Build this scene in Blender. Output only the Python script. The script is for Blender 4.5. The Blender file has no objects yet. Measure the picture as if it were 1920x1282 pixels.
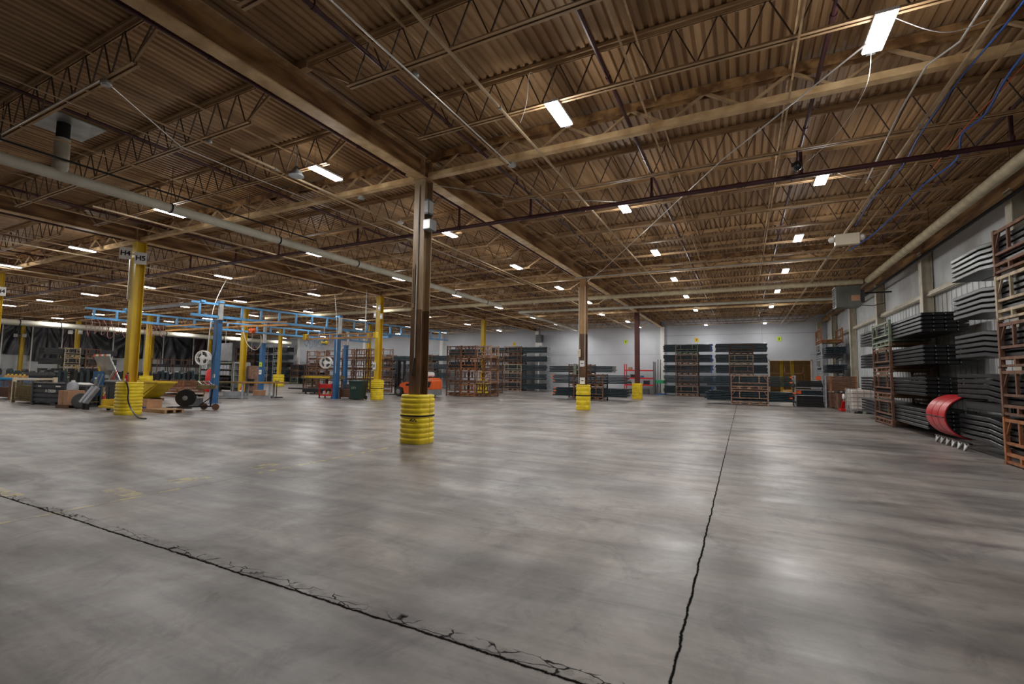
import bpy, math, random
from mathutils import Vector, Matrix
random.seed(7)
S = bpy.context.scene
COL = S.collection
PI = math.pi

# ------------------------------------------------------------------ camera
H = 1.55
yaw, pit, rol, FPX = -.4638, .0712, .0143, 866.1
fwd = Vector((math.sin(yaw)*math.cos(pit), math.cos(yaw)*math.cos(pit), math.sin(pit)))
rt0 = Vector((math.cos(yaw), -math.sin(yaw), 0)); up0 = rt0.cross(fwd)
rt = rt0*math.cos(rol)+up0*math.sin(rol); up = up0*math.cos(rol)-rt0*math.sin(rol)
cd = bpy.data.cameras.new('camera'); cam = bpy.data.objects.new('camera', cd); COL.objects.link(cam)
cd.sensor_width = 36; cd.lens = FPX/1920*36; cd.clip_start = .05; cd.clip_end = 300
m3 = Matrix((rt, up, -fwd)).transposed()
cam.matrix_world = Matrix.Translation((0, 0, H)) @ m3.to_4x4()
S.camera = cam

# ------------------------------------------------------------------ world and exposure
w = bpy.data.worlds.new('world'); S.world = w; w.use_nodes = True
w.node_tree.nodes['Background'].inputs[0].default_value = (.8, .85, 1, 1)
w.node_tree.nodes['Background'].inputs[1].default_value = .05
S.view_settings.view_transform = 'Standard'; S.view_settings.look = 'None'
S.view_settings.gamma = 1; S.view_settings.use_curve_mapping = False
S.view_settings.exposure = 0.0
LAMP_W = 89.0      # watts of every roof lamp
LAMP_COL = (1.0, .975, .94)

# ------------------------------------------------------------------ materials
def mat(name, col, rough=.6, metal=0., var=.15, scale=3., bump=0., bscale=40., col2=None, emit=None, estr=0., spec=.5, lo=.35, hi=.7, stretch=None):
    m = bpy.data.materials.new(name); m.use_nodes = True
    nt = m.node_tree; b = nt.nodes['Principled BSDF']
    b.inputs['Roughness'].default_value = rough; b.inputs['Metallic'].default_value = metal
    b.inputs['Specular IOR Level'].default_value = .25 if name == 'bar_black' else spec
    if emit:
        b.inputs['Emission Color'].default_value = (*emit, 1); b.inputs['Emission Strength'].default_value = estr
        b.inputs['Base Color'].default_value = (*col, 1)
        return m
    tc = nt.nodes.new('ShaderNodeTexCoord'); mp = nt.nodes.new('ShaderNodeMapping')
    nt.links.new(tc.outputs['Object'], mp.inputs[0])
    if stretch: mp.inputs['Scale'].default_value = stretch
    n = nt.nodes.new('ShaderNodeTexNoise'); n.inputs['Scale'].default_value = scale; n.inputs['Detail'].default_value = 6
    nt.links.new(mp.outputs[0], n.inputs['Vector'])
    r = nt.nodes.new('ShaderNodeValToRGB'); nt.links.new(n.outputs['Fac'], r.inputs[0])
    r.color_ramp.elements[0].position = lo; r.color_ramp.elements[1].position = hi
    c2 = col2 if col2 else tuple(c*(1-2*var) for c in col)
    c1 = col if col2 else tuple(min(1, c*(1+var)) for c in col)
    r.color_ramp.elements[0].color = (*c2, 1); r.color_ramp.elements[1].color = (*c1, 1)
    nt.links.new(r.outputs[0], b.inputs['Base Color'])
    if bump:
        n2 = nt.nodes.new('ShaderNodeTexNoise'); n2.inputs['Scale'].default_value = bscale
        nt.links.new(tc.outputs['Object'], n2.inputs['Vector'])
        bp = nt.nodes.new('ShaderNodeBump'); bp.inputs['Strength'].default_value = bump; bp.inputs['Distance'].default_value = .01
        nt.links.new(n2.outputs['Fac'], bp.inputs['Height']); nt.links.new(bp.outputs[0], b.inputs['Normal'])
    return m

M = {}
M['deck'] = mat('deck', (.50, .31, .155), .6, .0, col2=(.25, .14, .06), scale=1.2, stretch=(2.2, .25, 1))
M['steel_tan'] = mat('steel_tan', (.64, .44, .24), .55, 0, col2=(.36, .22, .11), scale=2.5, stretch=(.6, 2, 2))
M['girder'] = mat('girder', (.44, .25, .10), .6, 0, col2=(.16, .075, .028), scale=1.3, stretch=(3, .5, 3), lo=.42, hi=.62)
M['flange'] = mat('flange', (.88, .64, .35), .6, 0, col2=(.50, .31, .14), scale=3, stretch=(1, 1, 1))
M['rod_dark'] = mat('rod_dark', (.11, .075, .05), .5, .3)
M['rod'] = mat('rod', (.33, .24, .15), .45, .4)
M['pipe_red'] = mat('pipe_red', (.075, .022, .028), .4, .1, var=.2)
M['duct'] = mat('duct', (.62, .60, .50), .6, 0, var=.06)
M['duct_tan'] = mat('duct_tan', (.60, .52, .34), .6, 0, var=.12, scale=4)
M['conduit'] = mat('conduit', (.62, .60, .56), .35, .7, var=.08)
M['strut'] = mat('strut', (.62, .48, .31), .45, .4, var=.12)
M['galv'] = mat('galv', (.50, .51, .50), .4, .7, var=.12)
M['yellow'] = mat('yellow', (.80, .58, .012), .45, 0, col2=(.62, .40, .01), scale=2.2)
M['yellow_col'] = mat('yellow_col', (.78, .55, .015), .45, 0, col2=(.58, .36, .012), scale=1.6, stretch=(3, 3, .6))
M['yellow_guard'] = mat('yellow_guard', (.86, .66, .02), .38, 0, col2=(.66, .46, .02), scale=3.5, bump=.1, bscale=25, lo=.3, hi=.55)
M['black'] = mat('black', (.012, .012, .014), .35, 0, var=.1)
M['black_matte'] = mat('black_matte', (.014, .014, .016), .7, 0, var=.1)
M['rubber'] = mat('rubber', (.03, .028, .025), .8, 0)
M['col_tan'] = mat('col_tan', (.40, .30, .18), .5, 0, col2=(.20, .115, .05), scale=1.6, stretch=(3, 3, .5))
M['col_brown'] = mat('col_brown', (.17, .085, .035), .45, 0, col2=(.07, .035, .018), scale=3, stretch=(2, 2, .6))
M['col_orange'] = mat('col_orange', (.55, .33, .14), .5, 0, col2=(.36, .2, .08), scale=2)
M['col_red'] = mat('col_red', (.12, .022, .016), .4, 0, col2=(.07, .014, .01), scale=2)
M['white_wall'] = mat('white_wall', (.53, .555, .60), .6, 0, var=.07, scale=.35)
M['white_panel'] = mat('white_panel', (.58, .61, .62), .45, 0, col2=(.36, .36, .35), scale=.6, lo=.3, hi=.5)
M['wall_beige'] = mat('wall_beige', (.60, .55, .44), .55, 0, var=.1)
M['white'] = mat('white', (.86, .85, .82), .5, 0, var=.03)
M['offwhite'] = mat('offwhite', (.70, .62, .47), .5, 0, var=.05)
M['plastic'] = mat('plastic', (.035, .035, .042), .28, 0, col2=(.012, .012, .016), scale=1.5, bump=.5, bscale=3)
M['plastic_red'] = mat('plastic_red', (.07, .028, .035), .3, 0, col2=(.03, .012, .016), scale=1.5, bump=.5, bscale=3)
M['bar_black'] = mat('bar_black', (.026, .027, .029), .30, .0, col2=(.014, .0145, .016), scale=5)
M['bar_edge'] = mat('bar_edge', (.14, .14, .145), .4, .3, var=.1)
M['bar_end'] = mat('bar_end', (.010, .011, .014), .5, 0, var=.1)
M['bar_blue'] = mat('bar_blue', (.030, .050, .062), .35, .2, col2=(.014, .024, .030), scale=4)
M['rust'] = mat('rust', (.20, .092, .052), .75, 0, col2=(.09, .045, .030), scale=6)
M['rust_orange'] = mat('rust_orange', (.42, .16, .055), .75, 0, col2=(.20, .075, .035), scale=6)
M['rust_pink'] = mat('rust_pink', (.40, .25, .18), .75, 0, col2=(.20, .11, .08), scale=6)
M['rack_tan'] = mat('rack_tan', (.50, .42, .30), .7, 0, col2=(.26, .19, .12), scale=6)
M['rack_grey'] = mat('rack_grey', (.42, .44, .48), .55, .1, var=.15)
M['rack_green'] = mat('rack_green', (.20, .30, .22), .6, 0, col2=(.16, .14, .10), scale=6)
M['wood'] = mat('wood', (.48, .30, .15), .8, 0, col2=(.26, .15, .08), scale=5, stretch=(1, 6, 6))
M['wood_dark'] = mat('wood_dark', (.20, .10, .055), .8, 0, col2=(.10, .05, .03), scale=5, stretch=(1, 5, 5))
M['cardboard'] = mat('cardboard', (.52, .29, .17), .85, 0, var=.08)
M['blue'] = mat('blue', (.035, .15, .36), .4, 0, col2=(.022, .10, .24), scale=2)
M['blue_light'] = mat('blue_light', (.09, .28, .52), .4, 0, var=.12)
M['blue_hose'] = mat('blue_hose', (.02, .10, .42), .4, 0, var=.1)
M['orange'] = mat('orange', (.80, .13, .025), .35, 0, var=.06)
M['orange_rail'] = mat('orange_rail', (.62, .30, .07), .5, 0, var=.15)
M['red'] = mat('red', (.62, .018, .020), .35, 0, var=.08)
M['mold_red'] = mat('mold_red', (.52, .022, .030), .32, 0, var=.08)
M['pink_hose'] = mat('pink_hose', (.42, .17, .15), .5, 0, var=.1)
M['grey_dark'] = mat('grey_dark', (.09, .095, .10), .5, .2, var=.1)
M['grey'] = mat('grey', (.26, .27, .28), .5, .2, var=.1)
M['grey_heater'] = mat('grey_heater', (.17, .18, .155), .45, .4, var=.15, scale=2)
M['olive'] = mat('olive', (.20, .15, .06), .7, 0, var=.2)
M['bin_green'] = mat('bin_green', (.015, .045, .038), .4, 0, var=.1)
M['green'] = mat('green', (.02, .35, .14), .4, 0, var=.1)
M['hivis'] = mat('hivis', (.55, .75, .03), .5, 0, var=.05)
M['cyan'] = mat('cyan', (.02, .30, .62), .4, 0, var=.1)
M['tote'] = mat('tote', (.82, .80, .72), .35, 0, col2=(.62, .50, .47), scale=1.5)
M['mirror'] = mat('mirror', (.55, .54, .50), .22, .8, var=.08)
M['glass'] = mat('glass', (.05, .06, .06), .12, 0, var=.05)
M['ink'] = mat('ink', (.012, .012, .015), .6, 0)
M['text_white'] = mat('text_white', (.75, .75, .72), .6, 0)
M['panel_dark'] = mat('panel_dark', (.085, .09, .10), .55, .2, var=.1)
M['lens'] = mat('lens', (1, 1, 1), emit=(1, .985, 1), estr=14)
M['lens'].cycles.emission_sampling = 'NONE'
M['yel_wall'] = mat('yel_wall', (.26, .15, .045), .7, 0, col2=(.16, .10, .04), scale=1.6, stretch=(4, 1, .4))

def floor_material():
    m = bpy.data.materials.new('concrete_floor'); m.use_nodes = True
    nt = m.node_tree; N = nt.nodes; L = nt.links; b = N['Principled BSDF']
    tc = N.new('ShaderNodeTexCoord')
    def noise(scale, det=6, rough=.55, st=None, dist=0):
        mp = N.new('ShaderNodeMapping'); L.new(tc.outputs['Object'], mp.inputs[0])
        if st: mp.inputs['Scale'].default_value = st[:3]; mp.inputs['Rotation'].default_value = (0, 0, st[3])
        n = N.new('ShaderNodeTexNoise'); n.inputs['Scale'].default_value = scale; n.inputs['Detail'].default_value = det
        n.inputs['Roughness'].default_value = rough; n.inputs['Distortion'].default_value = dist
        L.new(mp.outputs[0], n.inputs['Vector']); return n.outputs['Fac']
    def ramp(v, stops):
        r = N.new('ShaderNodeValToRGB'); L.new(v, r.inputs[0]); e = r.color_ramp.elements
        for i, (p, c) in enumerate(stops):
            x = e[i] if i < 2 else e.new(p)
            x.position = p; x.color = (*c, 1)
        return r.outputs[0]
    def mth(op, a, bb, clamp=False):
        n = N.new('ShaderNodeMath'); n.operation = op; n.use_clamp = clamp
        for i, v in enumerate((a, bb)):
            if v is None: continue
            if isinstance(v, (int, float)): n.inputs[i].default_value = v
            else: L.new(v, n.inputs[i])
        return n.outputs[0]
    def mix(fac, a, c, mode='MIX'):
        n = N.new('ShaderNodeMix'); n.data_type = 'RGBA'; n.blend_type = mode
        if isinstance(fac, float): n.inputs['Factor'].default_value = fac
        else: L.new(fac, n.inputs['Factor'])
        for s, v in (('A', a), ('B', c)):
            sk = [i for i in n.inputs if i.name == s and i.type == 'RGBA'][0]
            if isinstance(v, tuple): sk.default_value = (*v, 1)
            else: L.new(v, sk)
        return [o for o in n.outputs if o.type == 'RGBA'][0]
    base = ramp(noise(.55, 8, .62, dist=.6), [(.30, (.140, .128, .120)), (.50, (.248, .230, .214)), (.68, (.375, .358, .336))])
    # brushed cleaning streaks and tyre sweeps
    st1 = ramp(noise(1.1, 7, .65, (.28, 1.9, 1, .12), .4), [(.35, (.50, .50, .52)), (.60, (1.15, 1.15, 1.15))])
    c = mix(.8, base, st1, 'MULTIPLY')
    st2 = ramp(noise(.8, 6, .6, (1.7, .22, 1, -.25), .5), [(.36, (.70, .69, .70)), (.62, (1.1, 1.1, 1.1))])
    c = mix(.6, c, st2, 'MULTIPLY')
    bl = ramp(noise(1.7, 8, .7, dist=1.2), [(.32, (.50, .50, .54)), (.47, (1, 1, 1))])
    c = mix(.75, c, bl, 'MULTIPLY')
    pk = ramp(noise(.4, 3), [(.4, (1.04, .97, .94)), (.62, (.95, .99, 1.02))])
    c = mix(.8, c, pk, 'MULTIPLY')
    fine = ramp(noise(14, 5, .7), [(.35, (.88, .88, .88)), (.65, (1.06, 1.06, 1.06))])
    c = mix(.7, c, fine, 'MULTIPLY')
    sx = N.new('ShaderNodeSeparateXYZ'); L.new(tc.outputs['Object'], sx.inputs[0]); X, Y = sx.outputs[0], sx.outputs[1]
    wob = mth('MULTIPLY', mth('SUBTRACT', noise(2.2, 5, .7), .5), .03)
    wob2 = mth('MULTIPLY', mth('SUBTRACT', noise(5, 6, .75), .5), .05)
    wob3 = mth('ADD', mth('MULTIPLY', mth('SUBTRACT', noise(12, 6, .8), .5), .05), mth('MULTIPLY', mth('SUBTRACT', noise(1.2, 3), .5), .05))
    def line(coord, pos, wdt, soft, wb):
        d = mth('ABSOLUTE', mth('SUBTRACT', mth('ADD', coord, wb), pos), None)
        return mth('SUBTRACT', 1.0, mth('DIVIDE', mth('SUBTRACT', d, wdt), soft, True), True)
    J = None
    for cc, pos, wdt, soft, wb, k in (
        (X, -.36, .006, .006, wob2, 1.), (X, -6.62, .004, .008, wob, .6), (X, -12.85, .004, .008, wob, .6), (X, -19.09, .004, .008, wob, .6),
        (Y, 2.36, .007, .009, wob3, 1.), (Y, 8.50, .003, .008, wob, .6), (Y, 14.6, .003, .01, wob, .5), (Y, 20.69, .004, .012, wob, .6), (Y, 32.9, .005, .015, wob, .5)):
        l = mth('MULTIPLY', line(cc, pos, wdt, soft, wb), k)
        J = l if J is None else mth('MAXIMUM', J, l)
    # spalled edge beside the near joint
    sp = ramp(noise(3.0, 8, .75, dist=.5), [(.50, (0, 0, 0)), (.56, (1, 1, 1))])
    band = line(Y, 2.40, .03, .05, mth('MULTIPLY', mth('SUBTRACT', noise(1.0, 4), .5), .10))
    vo = N.new('ShaderNodeTexVoronoi'); vo.feature = 'DISTANCE_TO_EDGE'; vo.inputs['Scale'].default_value = 7.5; vo.inputs['Randomness'].default_value = 1
    mv = N.new('ShaderNodeMapping'); mv.inputs['Scale'].default_value = (.6, 1.6, 1); L.new(tc.outputs['Object'], mv.inputs[0])
    av = N.new('ShaderNodeVectorMath'); av.operation = 'ADD'; L.new(mv.outputs[0], av.inputs[0])
    nv = N.new('ShaderNodeTexNoise'); nv.inputs['Scale'].default_value = 9; L.new(tc.outputs['Object'], nv.inputs['Vector'])
    sv = N.new('ShaderNodeVectorMath'); sv.operation = 'SCALE'; sv.inputs['Scale'].default_value = .10; L.new(nv.outputs['Color'], sv.inputs[0]); L.new(sv.outputs[0], av.inputs[1]); L.new(av.outputs[0], vo.inputs['Vector'])
    crk = ramp(vo.outputs['Distance'], [(.02, (0, 0, 0)), (.05, (1, 1, 1))])
    spall = mth('MULTIPLY', band, sp)
    c = mix(mth('MULTIPLY', spall, .35), c, (.10, .09, .08))
    inv = mth('SUBTRACT', 1.0, crk)
    bandm = ramp(noise(1.6, 3), [(.40, (0, 0, 0)), (.50, (1, 1, 1))])
    frag = mth('MULTIPLY', mth('MULTIPLY', line(Y, 2.41, .045, .02, wob), inv), bandm)
    c = mix(mth('MULTIPLY', frag, .9), c, (.012, .012, .012))
    # worn yellow paint
    worn = ramp(noise(5, 8, .75), [(.46, (0, 0, 0)), (.56, (1, 1, 1))])
    def rect(x0, x1, y0, y1):
        a = mth('MULTIPLY', mth('GREATER_THAN', X, x0), mth('LESS_THAN', X, x1))
        return mth('MULTIPLY', a, mth('MULTIPLY', mth('GREATER_THAN', Y, y0), mth('LESS_THAN', Y, y1)))
    pnt = None
    for r_ in ((-7.35, -6.75, 3.05, 3.25), (-6.69, -6.61, 1.6, 3.6), (-7.25, -6.95, 3.75, 4.2), (-7.2, -6.95, 4.9, 5.3), (-9.5, -7.9, 2.36, 2.52), (-6.70, -6.60, 4.6, 8.0), (-12.5, -7.5, 8.42, 8.50)):
        q = rect(*r_); pnt = q if pnt is None else mth('MAXIMUM', pnt, q)
    c = mix(mth('MULTIPLY', mth('MULTIPLY', pnt, worn), .75), c, (.56, .45, .10))
    c = mix(J, c, (.012, .011, .010))
    L.new(c, b.inputs['Base Color'])
    rg = ramp(noise(.9, 7, .65, (.5, 1.4, 1, 0), .6), [(.32, (.30, .30, .30)), (.66, (.52, .52, .52))])
    L.new(rg, b.inputs['Roughness'])
    L.new(mth('MULTIPLY', mth('SUBTRACT', 1.0, mth('MAXIMUM', J, frag)), .5), b.inputs['Specular IOR Level'])
    bp = N.new('ShaderNodeBump'); bp.inputs['Strength'].default_value = .35; bp.inputs['Distance'].default_value = .01
    hgt = mth('ADD', mth('MULTIPLY', noise(22, 5), .12), mth('MULTIPLY', mth('MAXIMUM', J, spall), -1.0))
    L.new(hgt, bp.inputs['Height']); L.new(bp.outputs[0], b.inputs['Normal'])
    return m
M['floor'] = floor_material()

# ------------------------------------------------------------------ mesh helpers
class MB:
    def __init__(s): s.v = []; s.f = []
    def add(s, vs, fs):
        k = len(s.v); s.v += [tuple(v) for v in vs]; s.f += [tuple(i+k for i in f) for f in fs]; return s
    def box(s, x0, x1, y0, y1, z0, z1):
        if x0 > x1: x0, x1 = x1, x0
        if y0 > y1: y0, y1 = y1, y0
        if z0 > z1: z0, z1 = z1, z0
        return s.add([(x0, y0, z0), (x1, y0, z0), (x1, y1, z0), (x0, y1, z0), (x0, y0, z1), (x1, y0, z1), (x1, y1, z1), (x0, y1, z1)],
                     [(0, 3, 2, 1), (4, 5, 6, 7), (0, 1, 5, 4), (1, 2, 6, 5), (2, 3, 7, 6), (3, 0, 4, 7)])
    def bar(s, p, q, w, h, upv=(0, 0, 1)):
        p, q, u = Vector(p), Vector(q), Vector(upv); d = (q-p).normalized()
        if abs(d.dot(u)) > .98: u = Vector((0, 1, 0))
        a = d.cross(u).normalized()*w/2; b = a.cross(d).normalized()*h/2
        c = [p-a-b, p+a-b, p+a+b, p-a+b, q-a-b, q+a-b, q+a+b, q-a+b]
        return s.add(c, [(0, 1, 2, 3), (7, 6, 5, 4), (0, 4, 5, 1), (1, 5, 6, 2), (2, 6, 7, 3), (3, 7, 4, 0)])
    def tube(s, pts, r, n=8, cap=True):
        pts = [Vector(p) for p in pts]; k = len(s.v); ref = None
        for i, p in enumerate(pts):
            t = (pts[min(i+1, len(pts)-1)]-pts[max(i-1, 0)]).normalized()
            if ref is None:
                ref = t.orthogonal().normalized()
            a = (ref - t*ref.dot(t))
            a = a.normalized() if a.length > 1e-6 else t.orthogonal().normalized()
            ref = a; b = t.cross(a); rr = r[i] if isinstance(r, (list, tuple)) else r
            for j in range(n):
                an = 2*PI*j/n; s.v.append(tuple(p+a*math.cos(an)*rr+b*math.sin(an)*rr))
        for i in range(len(pts)-1):
            for j in range(n):
                a0 = k+i*n+j; a1 = k+i*n+(j+1) % n; s.f.append((a0, a1, a1+n, a0+n))
        if cap:
            s.f.append(tuple(k+j for j in reversed(range(n)))); s.f.append(tuple(k+(len(pts)-1)*n+j for j in range(n)))
        return s
    def lathe(s, prof, c=(0, 0, 0), axis='z', n=20):
        # prof: list of (radius, height) closed at both ends
        k = len(s.v)
        for rr, hh in prof:
            for j in range(n):
                a = 2*PI*j/n; u, v = rr*math.cos(a), rr*math.sin(a)
                p = {'z': (u, v, hh), 'x': (hh, u, v), 'y': (v, hh, u)}[axis]
                s.v.append((p[0]+c[0], p[1]+c[1], p[2]+c[2]))
        for i in range(len(prof)-1):
            for j in range(n):
                a0 = k+i*n+j; a1 = k+i*n+(j+1) % n; s.f.append((a0, a1, a1+n, a0+n))
        s.f.append(tuple(k+j for j in reversed(range(n)))); s.f.append(tuple(k+(len(prof)-1)*n+j for j in range(n)))
        return s
    def prism(s, poly, axis, a, b):
        # polygon in the plane perpendicular to axis: x->(y,z) y->(x,z) z->(x,y)
        def P(u, v, t): return {'x': (t, u, v), 'y': (u, t, v), 'z': (u, v, t)}[axis]
        n = len(poly)
        vs = [P(u, v, a) for u, v in poly]+[P(u, v, b) for u, v in poly]
        fs = [tuple(range(n)), tuple(reversed(range(n, 2*n)))]+[(i, i+n, (i+1) % n+n, (i+1) % n) for i in range(n)]
        return s.add(vs, fs)
    def sweep(s, secs):
        # list of equal-length closed sections (lists of points)
        n = len(secs[0]); k = len(s.v)
        for sec in secs: s.v += [tuple(p) for p in sec]
        for i in range(len(secs)-1):
            for j in range(n):
                a0 = k+i*n+j; a1 = k+i*n+(j+1) % n; s.f.append((a0, a1, a1+n, a0+n))
        s.f.append(tuple(k+j for j in reversed(range(n)))); s.f.append(tuple(k+(len(secs)-1)*n+j for j in range(n)))
        return s
    def mesh(s, name, m, smooth=False, bevel=0):
        me = bpy.data.meshes.new(name); me.from_pydata(s.v, [], s.f); me.validate()
        me.materials.append(M[m] if isinstance(m, str) else m)
        import bmesh
        bm = bmesh.new(); bm.from_mesh(me); bmesh.ops.recalc_face_normals(bm, faces=bm.faces)
        if bevel: bmesh.ops.bevel(bm, geom=list(bm.edges), offset=bevel, segments=1, affect='EDGES', clamp_overlap=True)
        bm.to_mesh(me); bm.free()
        if smooth:
            for p in me.polygons: p.use_smooth = True
            try: me.set_sharp_from_angle(angle=math.radians(40))
            except Exception: pass
        return me
    def build(s, name, m, parent=None, smooth=False, bevel=0, label=None, loc=None):
        o = bpy.data.objects.new(name, s.mesh(name, m, smooth, bevel)); COL.objects.link(o)
        if parent: o.parent = parent
        if label: o['label'] = label
        if loc: o.location = loc
        return o
def tag(o, label, cat, group=None, kind=None):
    o['label'] = label; o['category'] = cat
    if group: o['group'] = group
    if kind: o['kind'] = kind
    return o
def thing(name, label, cat, loc=(0, 0, 0), rz=0, group=None):
    o = bpy.data.objects.new(name, None); COL.objects.link(o); o.location = loc; o.rotation_euler = (0, 0, rz)
    o.empty_display_size = .1
    return tag(o, label, cat, group)
def struct(name, mb, m, label=None, smooth=False):
    o = mb.build(name, m, None, smooth); o['kind'] = 'structure'
    if label: o['label'] = label
    return o
def copy_tree(o, parent=None):
    c = o.copy(); COL.objects.link(c)
    if parent: c.parent = parent; c.matrix_parent_inverse = o.matrix_parent_inverse.copy()
    for ch in list(KIDS(o)): copy_tree(ch, c)
    return c
def KIDS(o): return [c for c in o.children]
ORD = ['first', 'second', 'third', 'fourth', 'fifth', 'sixth', 'seventh', 'eighth', 'ninth', 'tenth', 'eleventh', 'twelfth', 'thirteenth', 'fourteenth', 'fifteenth', 'sixteenth',
       'seventeenth', 'eighteenth', 'nineteenth', 'twentieth', 'twenty-first', 'twenty-second', 'twenty-third', 'twenty-fourth', 'twenty-fifth', 'twenty-sixth', 'twenty-seventh', 'twenty-eighth']
def text_obj(name, body, size, m, parent, loc, rot, ext=.002):
    cu = bpy.data.curves.new(name, 'FONT'); cu.body = body; cu.size = size; cu.extrude = ext; cu.offset = size*.035; cu.align_x = 'CENTER'; cu.align_y = 'CENTER'
    t = bpy.data.objects.new(name+'_tmp', cu); COL.objects.link(t)
    bpy.context.view_layer.update()
    me = bpy.data.meshes.new_from_object(t.evaluated_get(bpy.context.evaluated_depsgraph_get()))
    bpy.data.objects.remove(t)
    me.materials.clear(); me.materials.append(M[m])
    o = bpy.data.objects.new(name, me); COL.objects.link(o); o.parent = parent; o.location = loc; o.rotation_euler = rot
    return o
# ================================================================== BUILDING SHELL
XC = [-6.62-12.47*i for i in range(6)]          # column lines
YR = [8.5-12.19, 8.5, 20.69, 32.88]             # column rows
YB, XR, XL, YF = 43.7, 5.95, -70.0, -9.0
ZD = 6.72
struct('floor', MB().box(XL-.3, XR+.3, YF-.3, YB+.2, -.2, 0), 'floor', 'worn grey polished concrete floor with dark saw joints and a long crack')
# fluted steel roof deck, flutes running away from the camera
dk = MB(); p = .15; x = XL; sec = []
while x < XR+.1:
    sec += [(x, ZD), (x+.07, ZD), (x+.085, ZD+.038), (x+.135, ZD+.038)]; x += p
k = 0
for (u, v) in sec: dk.v += [(u, YF, v), (u, YB+.1, v)]
for i in range(len(sec)-1): dk.f.append((2*i, 2*i+1, 2*i+3, 2*i+2))
k = len(dk.v); dk.v += [(XL, YF, ZD+.2), (XR+.1, YF, ZD+.2), (XR+.1, YB+.1, ZD+.2), (XL, YB+.1, ZD+.2)]; dk.f.append((k, k+1, k+2, k+3))
o = struct('ceiling', dk, 'deck', 'rusty brown fluted metal roof deck')
# back wall around the doorway
bw = MB()
bw.box(XL, 1.98, YB, YB+.2, 0, ZD); bw.box(4.86, XR+.3, YB, YB+.2, 0, ZD); bw.box(1.98, 4.86, YB, YB+.2, 3.03, ZD)
struct('wall_back', bw, 'white_wall', 'white painted back wall')
sm = MB().box(-30.8, -6.65, YB-.006, YB, 3.60, 3.62); sm.box(-6.3, 1.98, YB-.006, YB, 3.52, 3.54); sm.box(1.47, 1.49, YB-.006, YB, 3.5, 5.9)
sm.box(4.86, 5.3, YB-.006, YB, 3.52, 3.54); sm.box(-6.3, 5.3, YB-.006, YB, 5.28, 5.31)
struct('trim_1', sm, 'grey', 'thin dark panel seams on the white back wall')
for i, x in enumerate((-6.5, -18.9, -30.8, -42.5, -54.5)):
    struct('trim_%d' % (i+2), MB().box(x-.17, x+.17, YB-.25, YB, 0, 6.1), 'white', 'white painted pilaster on the back wall')
fr = MB(); fr.box(1.90, 1.99, YB-.05, YB+.22, 0, 3.1); fr.box(4.85, 4.94, YB-.05, YB+.22, 0, 3.1); fr.box(1.90, 4.94, YB-.05, YB+.22, 3.02, 3.1)
d1 = struct('door_1', fr, 'wall_beige', 'wide open doorway in the white back wall')
# room seen through the doorway
struct('wall_beyond', MB().box(.8, 6.4, YB+7, YB+7.2, 0, 3.6), 'yel_wall', 'brown and yellow far wall of the room beyond the doorway')
struct('wall_beyond_left', MB().box(.6, .8, YB+.2, YB+7.2, 0, 3.6), 'yel_wall', 'left wall of the room beyond the doorway')
struct('wall_beyond_right', MB().box(6.4, 6.6, YB+.2, YB+7.2, 0, 3.6), 'yel_wall', 'right wall of the room beyond the doorway')
struct('ceiling_beyond', MB().box(.6, 6.6, YB+.2, YB+7.2, 3.6, 3.7), 'wall_beige', 'ceiling of the room beyond the doorway')
bl_ = thing('added_fill_lamp', 'added lamp, itself unseen, that brightens the room beyond the doorway', 'ceiling light', (3.4, YB+3.2, 3.6))  # unseen fixture, added to brighten the dark room behind the doorway
MB().box(-.6, .6, -.1, .1, -.06, 0).build('housing', 'white', bl_); MB().box(-.58, .58, -.08, .08, -.075, -.06).build('lens', 'lens', bl_)
ld = bpy.data.lights.new('lamp_light', 'POINT'); ld.energy = 45; ld.color = (1, .9, .75); ld.shadow_soft_size = .15
lo = bpy.data.objects.new('lamp_light', ld); COL.objects.link(lo); lo.parent = bl_; lo.location = (0, 0, -.25)
struct('floor_beyond', MB().box(.6, 6.6, YB+.19, YB+7.2, -.1, 0.0), 'wall_beige', 'pale floor of the room beyond the doorway')
for i, x in enumerate((2.95, 3.75)):
    pst = thing('yellow_post', 'yellow steel post standing in the room beyond the doorway, the %s one' % ('left', 'right')[i], 'post', (x, YB+2.2, 0))
    MB().box(-.12, .12, -.12, .12, .02, 3.55).build('shaft', 'yellow', pst)
    MB().box(-.16, .16, -.16, .16, 0, .02).build('base_plate', 'yellow', pst)
    MB().box(-.16, .16, -.16, .16, 3.55, 3.6).build('cap_plate', 'yellow', pst)
cr = thing('crossbar_rack', 'dark storage shelf standing behind the yellow posts beyond the doorway', 'shelf', (3.2, YB+4.6, 0))
for z in (.6, 1.3, 2.0): MB().box(-1.4, 1.6, -.3, .3, z, z+.08).build('shelf_board', 'wood_dark', cr)
for x in (-1.4, .1, 1.55): MB().box(x, x+.06, -.3, .3, 0, 2.6).build('upright', 'rust', cr)

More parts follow.
